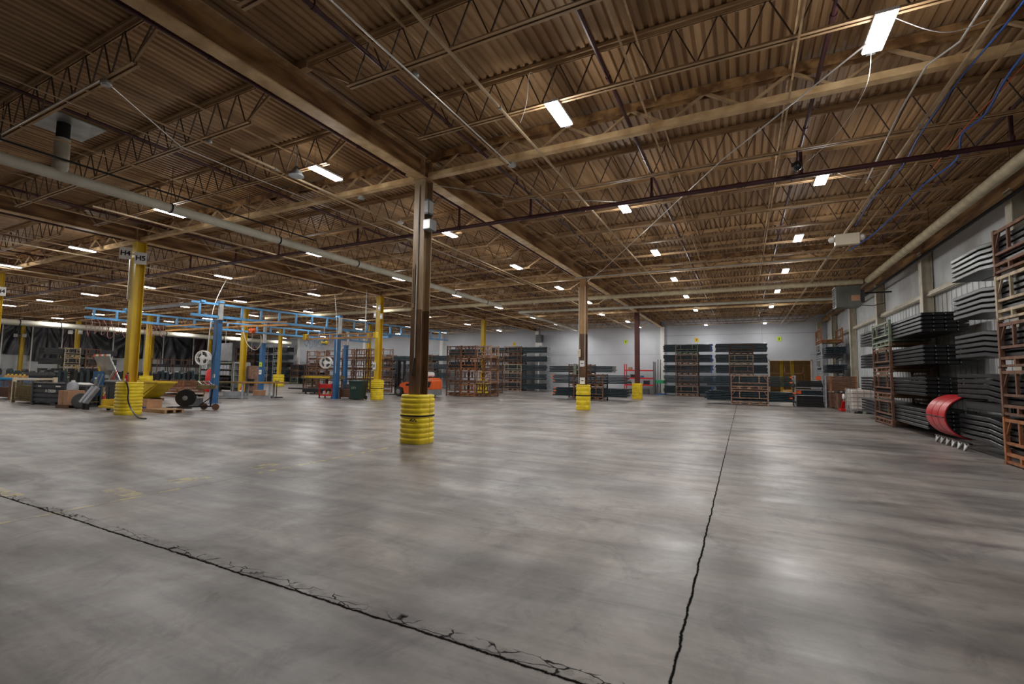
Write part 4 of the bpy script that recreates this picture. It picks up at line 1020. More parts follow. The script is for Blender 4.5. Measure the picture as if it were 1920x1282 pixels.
# ================================================================== BLUE WORKSTATION CRANE
def crane_post(x, y, top, label, s=.26, m='blue'):
    t = thing('crane_post', label, 'crane post', (x, y, 0))
    MB().box(-s/2, s/2, -s/2, s/2, .02, top).build('shaft', m, t)
    MB().box(-s*.9, s*.9, -s*.9, s*.9, 0, .02).build('base_plate', m, t)
    MB().box(-s/2-.03, s/2+.03, -s/2-.03, s/2+.03, top-.04, top+.02).build('cap_plate', m, t)
    MB().box(.09, .21, -.09, .09, top+.02, 4.80).build('extension', 'galv', t, label='pale grey upper extension')
    MB().box(-.16, .24, -s*.4, s*.4, 4.80, 4.90).build('saddle', 'blue_light', t)
    return t
crane_post(-22.62, 13.5, 3.98, 'tall blue crane post with the white hose reel, nearest the camera')
crane_post(-21.45, 19.8, 3.80, 'second blue crane post, behind the red cart')
crane_post(-29.35, 20.6, 3.45, 'blue crane post with yellow notices behind the work table')
crane_post(-28.3, 27.0, 3.7, 'narrow blue crane post just right of the second blue post')
def runway(p, q, label, z0=4.13, z1=4.70, m='blue_light', step=.95, name='crane_rail', w_=.10):
    t = thing(name, label, 'crane rail')
    P, Q = Vector((*p, 0)), Vector((*q, 0)); L = (Q-P).length; d = (Q-P)/L
    MB().bar(P+Vector((0, 0, z0)), Q+Vector((0, 0, z0)), w_, .12).build('lower_chord', m, t)
    MB().bar(P+Vector((0, 0, z1)), Q+Vector((0, 0, z1)), w_*.9, .09).build('upper_chord', m, t)
    k = .35
    while k < L-.1: a = P+d*k; MB().bar(a+Vector((0, 0, z0+.06)), a+Vector((0, 0, z1-.045)), .11, .08, d).build('upright', m, t); k += step
    return t
runway((-22.75, 12.3), (-20.3, 29.5), 'near blue ladder-like crane rail above the tall blue post', 4.14, 4.74)
runway((-29.45, 11.0), (-29.3, 16.6), 'far blue ladder-like crane rail passing behind the H4 and H5 column', 4.14, 4.60)
runway((-29.3, 16.7), (-28.2, 29.5), 'rear blue crane rail continuing behind the near one', 4.14, 4.60)
t = thing('crane_bridge', 'grey blue crane bridge beam running left from the tall blue post', 'crane bridge')
MB().bar((-22.9, 12.75, 4.72), (-29.6, 12.75, 4.72), .12, .14).build('beam', 'rack_grey', t); MB().box(-23.0, -22.6, 12.65, 12.85, 4.76, 4.86).build('end_truck', 'blue_light', t); MB().box(-29.7, -29.4, 12.65, 12.85, 4.64, 4.80).build('end_truck', 'blue_light', t)
t = thing('crane_bridge', 'brown orange crane bridge with two thin chords right of the tall blue post', 'crane bridge')
MB().bar((-22.6, 14.6, 3.78), (-29.3, 14.6, 3.78), .09, .09).bar((-22.6, 14.6, 4.02), (-29.3, 14.6, 4.02), .05, .05).build('beam', 'orange_rail', t)
MB().bar((-22.9, 14.6, 3.8), (-18.9, 14.4, 3.72), .09, .09).bar((-22.9, 14.6, 4.0), (-18.9, 14.4, 3.86), .05, .05).build('arm', 'orange_rail', t)
h = MB()
for x in (-22.8, -29.2): h.box(x-.05, x+.05, 14.55, 14.65, 4.04, 4.08)
h.build('end_truck', 'blue_light', t)
t = thing('crane_bridge', 'slim blue crane bridge right of the second blue post, carrying thin hoses', 'crane bridge')
MB().bar((-28.9, 24, 3.98), (-21.0, 24, 3.98), .09, .12).build('beam', 'blue_light', t); MB().box(-28.9, -28.6, 23.9, 24.1, 4.04, 4.075).box(-21.3, -21.0, 23.9, 24.1, 4.04, 4.075).build('end_truck', 'blue', t)
t = thing('crane_bridge', 'yellow crane bridge with two chords crossing the second blue post', 'crane bridge')
MB().bar((-22.5, 18.4, 3.44), (-17.3, 18.5, 3.44), .08, .09).build('lower_chord', 'orange_rail', t); MB().bar((-22.5, 18.4, 3.66), (-17.3, 18.5, 3.66), .06, .05).build('upper_chord', 'orange_rail', t)
v = MB()
for k in range(6): v.box(-22.3+.95*k-.02, -22.3+.95*k+.02, 18.38, 18.44, 3.49, 3.64)
v.build('uprights', 'orange_rail', t); MB().box(-22.6, -22.4, 18.3, 18.5, 3.38, 3.72).build('end_cap', 'yellow', t); MB().box(-17.4, -17.2, 18.4, 18.6, 3.40, 3.72).build('end_cap', 'yellow', t)
MB().bar((-21.0, 18.4, 3.68), (-21.0, 18.4, 4.1), .04, .04).bar((-18, 18.45, 3.68), (-18, 18.45, 6.0), .03, .03).build('hanger_bar', 'galv', t)
for i, (x, y, z, mm) in enumerate(((-21.5, 14.5, 3.40, 'orange'), (-20.95, 18.42, 3.06, 'yellow'))):
    t = thing('chain_hoist', ('orange chain hoist hanging from the brown orange bridge', 'yellow and blue chain hoist hanging from the yellow bridge')[i], 'hoist', (x, y, z))
    MB().lathe([(.06, -.22), (.10, -.18), (.10, .18), (.06, .22)], (0, 0, .14), 'x', 14).build('motor', mm, t, True); MB().box(-.09, .09, -.09, .09, .02, .26).build('gearbox', mm if i == 0 else 'blue', t)
    MB().tube([(0, 0, .02), (0, 0, -.9 if i == 0 else -.3)], .010, 6).build('chain', 'galv', t); MB().tube([(0, 0, -.9 if i == 0 else -.3), (.04, 0, -1.0 if i == 0 else -.38), (0, 0, -1.06 if i == 0 else -.44), (-.05, 0, -1.0 if i == 0 else -.38)], .012, 6).build('hook', 'black', t); MB().box(-.02, .02, -.02, .02, .26, .34).build('trolley', 'black', t)
def curls(x, y, z, n, amp, dx, m, label, dy=0):
    t = thing('coiled_hose', label, 'hose', (x, y, z))
    for k in range(n):
        pts = []; rr = amp*random.uniform(.8, 1.1); wd = amp*random.uniform(.35, .6); c = dx*k
        for q in range(21):
            a = PI*.5+2*PI*q/20; pts.append((c+wd*math.cos(a), dy*k+.05*math.sin(a*2+k), -rr+rr*math.sin(a)))
        MB().tube(pts, .013, 6).build('loop', m, t, True)
    return t
curls(-29.47, 11.2, 4.075, 6, .42, .0, 'pink_hose', 'pink coiled hoses hanging from the far crane rail left of the thick yellow column', .30)
curls(-29.4, 13.6, 4.075, 5, .34, .0, 'pink_hose', 'pink coiled hoses hanging between the two nearest left yellow columns', .22)
curls(-22.4, 18.4, 3.395, 4, .24, .36, 'blue_light', 'pale blue coiled hoses hanging from the yellow crane bridge')
curls(-27.3, 24.0, 3.90, 6, .26, .42, 'pink_hose', 'faint pink coiled hoses hanging right of the second blue post')
for i, (x, y, z, l) in enumerate(((-23.2, 13.25, 2.15, 'round white hose reel on the side of the tall blue post'), (-22.05, 19.55, 2.12, 'round white hose reel on the side of the second blue post'))):
    t = thing('hose_reel', l, 'hose reel', (x, y, z), math.radians(25))
    for v in (-.08, .08):
        pts = [(.33*math.cos(2*PI*q/24), v, .33*math.sin(2*PI*q/24)) for q in range(25)]
        MB().tube(pts, .035, 8).build('rim', 'white', t, True)
    MB().lathe([(.24, -.06), (.24, .06)], (0, 0, 0), 'y', 26).build('wound_hose', 'grey_dark', t, True)
    MB().lathe([(.12, -.11), (.14, -.09), (.14, .09), (.12, .11)], (0, 0, 0), 'y', 18).build('hub', 'white', t, True)
    MB().bar((-.33, -.09, .05), (.33, -.09, -.05), .05, .03).bar((.05, -.09, -.33), (-.05, -.09, .33), .05, .03, (0, 1, 0)).build('spokes', 'white', t)
    MB().bar((-.05, -.13, 0), (.38, -.02, .0), .03, .12).bar((-.02, -.13, 0), (-.02, -.13, -.3), .06, .03, (0, 1, 0)).build('arm', 'white', t); MB().box(.24, .44, -.08, .08, -.09, .09).build('bracket', 'white', t)
for nm, lb, x, y, z, s, m in (('outlet_box', 'small white outlet box on the tall blue post', -22.45, 13.35, 1.30, .07, 'white'), ('notice_sheet', 'yellow notice on the blue post behind the work table', -29.25, 20.44, 2.02, .13, 'hivis'), ('notice_sheet', 'white notice below the yellow one on the blue post', -29.25, 20.44, 1.50, .13, 'white')):
    t = thing(nm, lb, 'notice' if nm != 'outlet_box' else 'outlet', (x, y, z)); MB().box(-s, s, -.02, 0, -s*1.2, s*1.2).build('plate', m, t); MB().box(-s*.4, s*.4, -.024, -.02, -s*.2, s*.2).build('marking', 'ink', t)
hose('black air hose hanging along the tall blue post', [(-22.45, 13.35, 3.9), (-22.40, 13.32, 2.6), (-22.6, 13.32, 2.0), (-22.42, 13.32, 1.2)], .014, 'black')
hose('beige hose looping from the crane bridge behind the tall blue post', [(-22.3, 14.5, 3.7), (-22.0, 14.6, 2.9), (-21.5, 14.7, 2.6), (-21.1, 14.7, 2.9), (-21.0, 14.6, 3.3)], .02, 'offwhite')

# ================================================================== ON THE FLOOR, LEFT SIDE
# yellow tipping hopper
t = thing('tipping_hopper', 'yellow steel tipping hopper behind the thick yellow column', 'hopper', (-27.6, 13.0, 0))
MB().prism([(-2.4, .95), (1.9, .95), (1.9, .86), (.55, .12), (-1.6, .12), (-2.4, .86)], 'y', -.40, .40).build('body', 'yellow', t)
MB().box(-2.46, 1.97, -.45, -.39, .90, .98).box(-2.46, 1.97, .39, .45, .90, .98).box(-2.46, -2.38, -.40, .40, .90, .98).box(1.89, 1.97, -.40, .40, .90, .98).build('rim', 'yellow', t)
MB().bar((-.4, -.42, .75), (.6, -.42, .2), .03, .06).bar((1.7, -.42, .85), (.3, -.42, .18), .03, .05).build('rib', 'yellow', t)
MB().box(-1.5, 1.0, -.38, -.25, 0, .12).build('skid', 'olive', t); MB().box(-1.5, 1.0, .25, .38, 0, .12).build('skid', 'olive', t)
# black steel crate with lettering and mesh crates
t = thing('black_steel_crate', 'black corrugated steel crate with white lettering at the left', 'crate', (-26.08, 9.22, 0), math.radians(10))
for k in range(4):
    for v in (-1, 1): MB().box(-1.0, 1.0, v*.475-.02, v*.475+.02, .17+.19*k, .17+.19*k+.11).build('rib', 'panel_dark', t)
MB().box(-.98, .98, -.455, -.435, .14, .92).box(-.98, .98, .435, .455, .14, .92).box(-1.0, -.97, -.455, .455, .14, .92).box(.97, 1.0, -.455, .455, .14, .92).box(-.97, .97, -.435, .435, .14, .17).build('panels', 'grey_dark', t)
for u in (-1.02, 1.02):
    for v in (-.47, .47): MB().box(u-.045, u+.045, v-.045, v+.045, 0, .98).build('corner_post', 'panel_dark', t)
MB().box(.1, .4, -.47, -.2, 0, .14).build('foot', 'panel_dark', t); MB().box(-.97, .97, -.50, -.44, .92, .96).build('top_rail', 'grey', t)
text_obj('lettering', 'A ORISM', .17, 'text_white', t, (.10, -.498, .60), (PI/2, 0, 0))
MB().box(.4, .7, -.497, -.4955, .78, .83).build('label_patch', 'white', t); MB().box(-.7, -.5, -.497, -.4955, .78, .82).build('label_patch', 'white', t)
def mesh_crate(x, y, sx, sy, h_, m, label, rz=0, z=0):
    t = thing('wire_mesh_crate', label, 'crate', (x, y, z), rz)
    for axis in (0, 1):
        for s in (-1, 1):
            b = MB(); L_, D_ = (sx, sy) if axis == 0 else (sy, sx); n = int(L_/.11)
            for k in range(n+1):
                u = -L_/2+L_*k/n
                p = (u, s*D_/2) if axis == 0 else (s*D_/2, u)
                b.box(p[0]-.006, p[0]+.006, p[1]-.006, p[1]+.006, .14, h_)
            for k in range(8):
                z_ = .16+(h_-.2)*k/7
                if axis == 0: b.box(-L_/2, L_/2, s*D_/2-.008, s*D_/2+.008, z_-.006, z_+.006)
                else: b.box(s*D_/2-.008, s*D_/2+.008, -L_/2, L_/2, z_-.006, z_+.006)
            b.build('mesh_panel', m, t)
    for u in (-1, 1):
        for v in (-1, 1): MB().box(u*sx/2-.03, u*sx/2+.03, v*sy/2-.03, v*sy/2+.03, 0, h_+.02).build('corner_post', m, t)
    MB().box(-sx/2, sx/2, -sy/2, sy/2, .10, .14).build('floor_plate', m, t)
    return t
mesh_crate(-28.3, 9.15, 1.96, 1.0, .92, 'olive', 'olive wire mesh crate left of the black corrugated crate')
crate_load(-28.3, 9.15, .145, 1.7, .8, .62, 'olive', 'brown sheet load inside the olive mesh crate', 'mesh crate loads', n=6)
mesh_crate(-32.9, 9.8, 1.9, 1.0, .92, 'rust', 'rusty wire mesh crate with a white post at the left photo edge')
crate_load(-32.9, 9.8, .145, 1.6, .8, .45, 'rust', 'rusty small parts inside the crate at the left photo edge', 'mesh crate loads', n=3)
t = thing('white_guard_rail', 'low white guard rail with a post in front of the mesh crates', 'guard rail', (-29.5, 8.72, 0))
MB().box(-.06, .06, -.06, .06, 0, 1.12).build('post', 'offwhite', t); MB().box(.14, .28, 1.24, 1.38, 0, 1.12).build('post', 'offwhite', t); MB().bar((0, 0, 1.04), (.21, 1.31, 1.04), .09, .09).build('rail', 'offwhite', t)
mesh_crate(-30.4, 16.1, 2.9, 1.2, .80, 'rust_orange', 'orange wire mesh crate with bars stacked inside behind the hopper', 0, .14)
o = MB()
for k in range(6):
    o.box(-1.4, 1.4, -.5+.17*k, -.5+.17*k+.12, .42, .48)
tag(o.build('bar_pile', 'rust', None, loc=(-30.4, 16.1, 0)), 'rusty bars lying inside the orange mesh crate', 'bars', None, 'stuff')
def pallet(x, y, z, rz, label, m='wood', sx=1.2, sy=1.0):
    t = thing('wooden_pallet', label, 'pallet', (x, y, z), rz)
    for k in range(6): MB().box(-sx/2+k*sx/6+.01, -sx/2+(k+1)*sx/6-.03, -sy/2, sy/2, .10, .125).build('deck_board', m, t)
    for v in (-1, 0, 1): MB().box(-sx/2, sx/2, v*(sy/2-.04)-.04, v*(sy/2-.04)+.04, .0, .10).build('stringer', m, t)
    return t
pallet(-30.4, 16.1, 0, 0, 'rough wooden pallet under the orange mesh crate', 'wood_dark', 2.9, 1.2)
pallet(-19.6, 9.65, 0, .02, 'splintered pale wooden pallet beside the thick yellow column guard', 'wood', 2.2, .66)
pallet(-23.9, 8.72, 0, .1, 'dark wooden pallet under the cardboard box', 'wood_dark', .74, .64)
t = thing('cardboard_box', 'cardboard box on a dark pallet right of the black crate', 'box', (-23.9, 8.72, .126), .1)
MB().box(-.31, .31, -.28, .28, 0, .56).build('body', 'cardboard', t, False, .008); MB().box(-.05, .05, -.282, -.28, 0, .56).build('tape', 'wood', t)
t = thing('plastic_bucket', 'translucent grey jug on top of the cardboard box', 'jug', (-23.95, 8.75, .687)); MB().lathe([(.16, 0), (.18, .02), (.17, .25), (.09, .34)], (0, 0, 0), 'z', 16).build('body', 'rack_grey', t, True); MB().lathe([(.06, .34), (.06, .40)], (0, 0, 0), 'z', 12).build('cap', 'white', t)
t = thing('parts_box_on_pallet', 'small open box with blue parts on the pale pallet', 'box', (-20.2, 9.65, .126)); MB().box(-.4, .4, -.25, .25, 0, .03).box(-.4, -.37, -.25, .25, .03, .3).box(.37, .4, -.25, .25, .03, .3).box(-.37, .37, .22, .25, .03, .3).box(-.37, .37, -.25, -.22, .03, .2).build('body', 'cardboard', t); MB().box(-.3, .3, -.2, .2, .03, .14).build('contents', 'blue', t); MB().box(-.42, .42, -.3, -.27, .0, .05).build('front_strip', 'blue_hose', t)
t = thing('black_rag', 'crumpled black rag beside the pale pallet', 'rag', (-20.4, 11.0, 0)); MB().lathe([(.22, 0), (.25, .03), (.12, .12), (.03, .16)], (0, 0, 0), 'z', 9).build('fold', 'black_matte', t, True); MB().lathe([(.12, 0), (.15, .02), (.04, .10)], (.22, .05, 0), 'z', 7).build('fold', 'black_matte', t, True)
# workbench with green compressor
t = thing('workbench', 'dark steel workbench under the tilted mirror panel', 'workbench', (-24.36, 9.4, 0))
MB().box(-.60, .55, -.3, .3, .82, .88).build('top', 'grey_dark', t)
for u in (-.55, .5):
    for v in (-.25, .25): MB().box(u-.03, u+.03, v-.03, v+.03, 0, .82).build('leg', 'grey_dark', t)
MB().box(-.52, .47, -.22, .22, .18, .21).build('lower_shelf', 'olive', t)
for i, (u, m, s, l) in enumerate(((-.3, 'hivis', .18, 'bright green can on the lower shelf of the dark workbench'), (.12, 'black', .2, 'black machine part on the lower shelf of the dark workbench'))):
    q = thing('tool_case', l, 'tool case', (-24.4+u, 9.4, .211)); MB().box(-s, s, -.15, .15, 0, .18).build('body', m, q); MB().box(-s*.6, s*.6, -.12, .12, .18, .42).build('upper_part', 'black', q)
for i, u in enumerate((-.4, -.1, .25)):
    q = thing('white_cloth', 'crumpled white cloth on the dark workbench, %s one' % ('left', 'middle', 'right')[i], 'cloth', (-24.4+u, 9.3, .881)); MB().lathe([(.17, 0), (.19, .03), (.08, .09), (.02, .10)], (0, 0, 0), 'z', 9).build('fold', 'white', q, True)
t = thing('spray_bottle', 'small pale green spray bottle on the dark workbench', 'bottle', (-24.15, 9.55, .881)); MB().lathe([(.05, 0), (.055, .02), (.055, .2), (.02, .26)], (0, 0, 0), 'z', 12).build('bottle', 'rack_green', t, True); MB().box(-.07, .03, -.02, .02, .26, .32).build('trigger', 'white', t)
# tilted mirror panel on a frame, blue back panel, tools
t = thing('tilted_panel', 'tilted dull metal panel with orange and white edge tape above the tools', 'panel', (-24.75, 10.5, 0))
MB().add([(-1.3, -.35, 2.12), (.10, -.35, 2.12), (.72, -.15, 1.0), (-1.0, -.15, 1.45), (-1.3, -.31, 2.12), (.10, -.31, 2.12), (.72, -.11, 1.0), (-1.0, -.11, 1.45)],
         [(0, 1, 2, 3), (7, 6, 5, 4), (0, 4, 5, 1), (1, 5, 6, 2), (2, 6, 7, 3), (3, 7, 4, 0)]).build('sheet', 'mirror', t)
for k in range(6): MB().box(-1.3+.233*k, -1.3+.233*(k+1), -.36, -.30, 2.121, 2.20).build('edge_tape', 'orange' if k % 2 == 0 else 'white', t, label=('orange' if k % 2 == 0 else 'white')+' tape square')
MB().bar((.13, -.36, 2.12), (.76, -.16, .98), .05, .03).build('side_trim', 'galv', t)
MB().bar((.5, .2, 0), (-.2, -.2, 1.9), .05, .05).build('support', 'yellow', t); MB().bar((-1.25, .2, 0), (-1.25, -.25, 2.08), .06, .06).build('support', 'yellow', t)
t = thing('blue_board', 'dark blue upright board with tools leaning on it', 'board', (-25.2, 10.05, 0)); MB().box(-.42, .42, -.03, .03, .12, 1.45).build('sheet', 'blue', t); MB().box(-.46, .46, -.04, .04, 0, .12).build('foot', 'black', t)
for i, (u, m, l) in enumerate(((-.1, 'galv', 'metal handled shovel leaning on the blue board'), (.02, 'wood', 'wooden handled broom leaning on the blue board'), (.22, 'red', 'red handled scraper leaning beside the blue board'))):
    q = thing(('shovel', 'broom', 'scraper')[i], l, 'tool', (-24.3+u, 10.1, 0)); MB().tube([(.0, -.25, .42), (.06, .12, 1.5)], .018, 8).build('handle', m, q, True)
    MB().box(-.12, .12, -.34, -.26, .0, .42).build('head', ('galv', 'black', 'red')[i], q)
for i, u in enumerate((0, .3)):
    q = thing('scoop', 'big grey plastic scoop leaning in front of the blue board, %s one' % ('left', 'right')[i], 'scoop', (-22.35+u, 8.62, 0))
    MB().add([(-.42, -.1, .30), (-.22, -.12, .26), (.16, .1, .86), (-.05, .12, .92), (-.38, .02, .27), (-.2, .0, .22), (.18, .18, .80), (-.03, .2, .86)], [(0, 1, 2, 3), (7, 6, 5, 4), (0, 4, 5, 1), (1, 5, 6, 2), (2, 6, 7, 3), (3, 7, 4, 0)]).build('blade', 'rack_grey', q)
    MB().tube([(.06, .14, .86), (.2, .22, 1.35)], .02, 8).build('handle', 'galv', q, True); MB().box(-.32, -.22, -.02, .05, 0, .26).build('tip', 'rubber', q)
t = thing('round_grinder_guard', 'round grey disc standing on the floor before the workbench', 'disc', (-23.1, 8.72, .31)); MB().lathe([(.28, -.03), (.30, 0), (.28, .03)], (0, 0, 0), 'x', 24).build('disc', 'grey_dark', t, True); MB().box(-.04, .04, -.15, .15, -.31, -.26).build('foot', 'black', t)
def wheelie(x, y, label, m, w_=.62, h_=1.02, rz=0, text=False):
    t = thing('wheeled_bin', label, 'wheeled bin', (x, y, 0), rz)
    b = MB(); s = lambda k, z: [(-w_/2*k, -.33*k, z), (w_/2*k, -.33*k, z), (w_/2*k, .33*k, z), (-w_/2*k, .33*k, z)]
    b.sweep([s(.80, .05), s(.98, h_-.08), s(1.05, h_-.08), s(1.05, h_-.04)]).build('body', m, t, False, .01)
    MB().sweep([s(1.06, h_-.039), s(1.06, h_-.01), s(.9, h_+.04)]).build('lid', m, t); MB().tube([(-w_*.4, .40, h_-.06), (w_*.4, .40, h_-.06)], .02, 8).build('handle', m, t)
    for u in (-1, 1): MB().lathe([(.10, -.03), (.12, 0), (.10, .03)], (u*w_*.42, .30, .12), 'x', 16).build('wheel', 'rubber', t, True)
    if text: MB().box(-.22, -.16, -.325, -.318, .62, .76).box(-.13, -.06, -.325, -.318, .62, .76).box(-.02, .05, -.325, -.318, .62, .76).build('faded_print', 'rack_green', t)
    return t
wheelie(-19.98, 20.1, 'dark green wheeled bin right of the wooden crate', 'bin_green', .80, 1.08, .2, True)
wheelie(-22.2, 9.55, 'dark grey wheeled bin left of the thick yellow column guard', 'grey_dark', .70, 1.08, .1)
t = thing('pallet_truck', 'low yellow and black pallet truck behind the thick yellow column guard', 'pallet truck', (-21.0, 8.95, 0))
MB().box(-.6, .5, -.28, -.12, .12, .19).build('fork', 'yellow', t); MB().box(-.6, .5, .12, .28, .12, .19).build('fork', 'yellow', t); MB().box(-.6, -.42, -.2, .2, .191, .42).build('pump', 'yellow', t)
for u in (-.5, .4): MB().lathe([(.08, -.04), (.09, 0), (.08, .04)], (u, 0, .09), 'y', 14).build('wheel', 'rubber', t, True)
MB().tube([(-.52, 0, .4), (-.56, .0, .9)], .02, 8).build('handle', 'black', t)
# reel cart
t = thing('strapping_reel_cart', 'black wheeled cart with a big black strapping reel near the tall blue post', 'reel cart', (-19.25, 10.87, 0), math.radians(48))
MB().bar((-.98, -.13, .12), (.58, -.13, .14), .04, .04).bar((-.98, .13, .12), (.58, .13, .14), .04, .04).bar((.46, -.16, .14), (.46, .16, .14), .04, .04).bar((-.9, -.14, .12), (-.9, .14, .12), .04, .04).build('frame', 'black', t)
MB().bar((.44, 0, .12), (.48, 0, .83), .05, .05).bar((.05, 0, .15), (.45, 0, .50), .035, .035).bar((.44, -.14, .14), (.44, .14, .14), .04, .04).build('mast', 'black', t)
MB().lathe([(.10, -.10), (.325, -.095), (.33, -.08), (.28, -.075), (.28, .075), (.33, .08), (.325, .095), (.10, .10)], (-.40, 0, .475), 'y', 32).build('reel', 'black', t, True)
MB().lathe([(.03, -.13), (.04, -.105), (.09, -.102), (.09, .102), (.03, .13)], (-.40, 0, .475), 'y', 14).build('hub', 'grey', t, True)
MB().box(-.02, .62, -.2, .2, .83, .97).build('tool_tray', 'olive', t)
for u, v in ((.66, -.2), (.18, .22)): MB().lathe([(.04, -.025), (.125, -.03), (.125, .03), (.04, .025)], (u, v, .125), 'y', 20).build('wheel', 'wood_dark', t, True)
MB().bar((-.93, -.1, .12), (-.88, -.1, .01), .03, .03).build('foot', 'black', t)
for i, (u, m) in enumerate(((.15, 'white'), (.32, 'pink_hose'), (.5, 'blue_hose'))):
    q = thing('hand_tool', '%s handled tool lying in the reel cart tray' % ('white', 'pink', 'blue')[i], 'tool', (-19.35+u*.7, 10.84+u*.7, .971)); MB().tube([(.1, 0, .02), (-.18, 0, .16)], .02, 7).build('handle', m, q, True); MB().box(.08, .2, -.03, .03, .0, .05).build('jaw', 'galv', q)
t = thing('small_cabinet_box', 'small dark box on the floor behind the reel cart', 'box', (-22.0, 12.3, 0)); MB().box(-.28, .28, -.2, .2, 0, .32).build('body', 'grey_dark', t); MB().box(-.2, .2, -.01, .01, .32, .42).build('handle', 'galv', t)
# work table with grey frame
t = thing('work_table', 'long low work table on a pale grey metal frame right of the tall blue post', 'table', (-25.6, 16.9, 0), math.radians(40))
MB().box(-2.3, 2.3, -.5, .5, .86, .95).build('table_top', 'olive', t); MB().box(-.2, 2.3, -.52, -.5, .87, .94).build('front_strip', 'orange_rail', t)
for u in (-1.5, .1, 1.5):
    for v in (-.45, .45): MB().box(u-.045, u+.045, v-.045, v+.045, 0, .86).build('leg', 'rack_grey', t)
MB().box(-1.46, 1.46, -.49, -.41, .05, .14).box(-1.46, 1.46, .41, .49, .05, .14).build('lower_rail', 'rack_grey', t)
MB().box(-.9, 0.0, -.4, .4, .15, .38).build('under_box', 'rack_grey', t)
t = thing('pedestal_stand', 'thin black stand with flat foot at the right end of the work table', 'stand', (-24.9, 18.5, 0)); MB().tube([(0, 0, .04), (0, 0, .95)], .022, 8).build('pole', 'black', t); MB().box(-.32, .32, -.2, .2, 0, .05).build('foot', 'black', t); MB().box(-.1, .1, -.1, .1, .95, 1.0).build('top_plate', 'olive', t)
t = thing('traffic_cone', 'small orange and white cone on the floor behind the work table', 'cone', (-29.3, 19.2, 0)); MB().lathe([(.13, .03), (.03, .55)], (0, 0, 0), 'z', 14).build('cone', 'red', t, True); MB().lathe([(.105, .2), (.085, .32)], (0, 0, 0), 'z', 14).build('band', 'white', t); MB().box(-.2, .2, -.2, .2, 0, .03).build('foot', 'red', t)
for i, (x, y, s) in enumerate(((-26.6, 18.6, .5), (-25.9, 18.9, .3))):
    t = thing('cardboard_box', ('cardboard box on the floor under the work table', 'white paper bucket under the work table')[i], 'box', (x, y, 0)); MB().box(-s/2, s/2, -s/2, s/2, 0, s*.8).build('body', 'cardboard' if i == 0 else 'white', t); MB().box(-s/2-.005, s/2+.005, -.04, .04, s*.8, s*.8+.005).build('tape', 'wood', t)
hose('black hose running from the work table to the floor', [(-25.9, 16.4, .96), (-26.0, 15.9, .7), (-25.9, 15.5, .25), (-25.6, 15.0, .025), (-24.4, 14.4, .025)], .022, 'black')
# cabinets
for i, (x, w_) in enumerate(((-37.0, 1.2), (-34.75, 2.3), (-33.0, .8))):
    t = thing('tool_cabinet', ('open greenish shelf cabinet left of the tall blue post', 'wide greenish shelf cabinet filled with dark parts behind the work table', 'tall grey cabinet right of the wide greenish shelf')[i], 'cabinet', (x, 21.6, 0))
    fr = MB()
    for u in (-1, 1): fr.box(u*w_/2-.05, u*w_/2+.05, -.35, .35, 0, 2.15)
    fr.box(-w_/2, w_/2, -.35, .35, 2.10, 2.2); fr.build('frame', 'rack_green' if i < 2 else 'rack_grey', t)
    MB().box(-w_/2+.05, w_/2-.05, .30, .34, .1, 2.1).build('back_panel', 'grey_dark' if i < 2 else 'rack_grey', t)
    for z in (.35, 1.2, 1.65): MB().box(-w_/2+.05, w_/2-.05, -.33, .3, z, z+.04).build('shelf_board', 'rack_green' if i < 2 else 'grey', t)
    if i < 2:
        for k in range(3 if i == 0 else 5):
            for zi, z in enumerate((.39, 1.24, 1.69)):
                s = .30 if zi else .62
                xx = x-w_/2+.3+k*(w_-.45)/(3 if i == 0 else 5)
                q = thing('parts_container', '%s container on the %s shelf of the %s greenish cabinet, %s from left' % (('grey', 'black')[zi < 1], ('lowest', 'middle', 'top')[zi], ('open', 'wide')[i], ORD[k]), 'container', (xx, 21.5, z), 0, 'containers in the greenish cabinets')
                hw = .10 if i == 0 else .16; MB().box(-hw, hw, -.25, .2, 0.001, s).build('body', 'rack_grey' if zi else 'black', q); MB().box(-hw-.01, hw+.01, -.26, .21, s, s+.02).build('lid', 'grey', q)
t = thing('red_gas_cylinder', 'bright red tall tank standing left of the tall blue post', 'tank', (-35.15, 20.6, 0)); MB().lathe([(.26, 0), (.28, .04), (.28, 1.4), (.16, 1.62), (.05, 1.68)], (0, 0, 0), 'z', 20).build('tank', 'red', t, True); MB().lathe([(.05, 1.68), (.05, 1.8)], (0, 0, 0), 'z', 10).build('valve', 'galv', t)
t = thing('hanging_curtain_panel', 'grey patterned panel hanging from a line behind the tall blue post', 'panel', (-39.1, 24.17, 2.4)); MB().box(-.95, .7, -.04, .04, 0, 1.5).build('panel', 'grey', t); MB().tube([(-.2, 0, 1.5), (-.2, 0, 3.6)], .015, 6).build('hanging_line', 'white', t)
t = thing('machine_cover', 'brown grey machine panel standing right of the yellow column behind the table', 'machine', (-32.0, 22.0, 0)); MB().box(-.5, .5, -.3, .3, .1, 1.95).build('body', 'rust_pink', t); MB().box(-.4, .3, -.34, -.30, .5, 1.0).build('opening', 'black', t); MB().box(-.5, .5, -.3, .3, 0, .1).build('base', 'grey_dark', t)
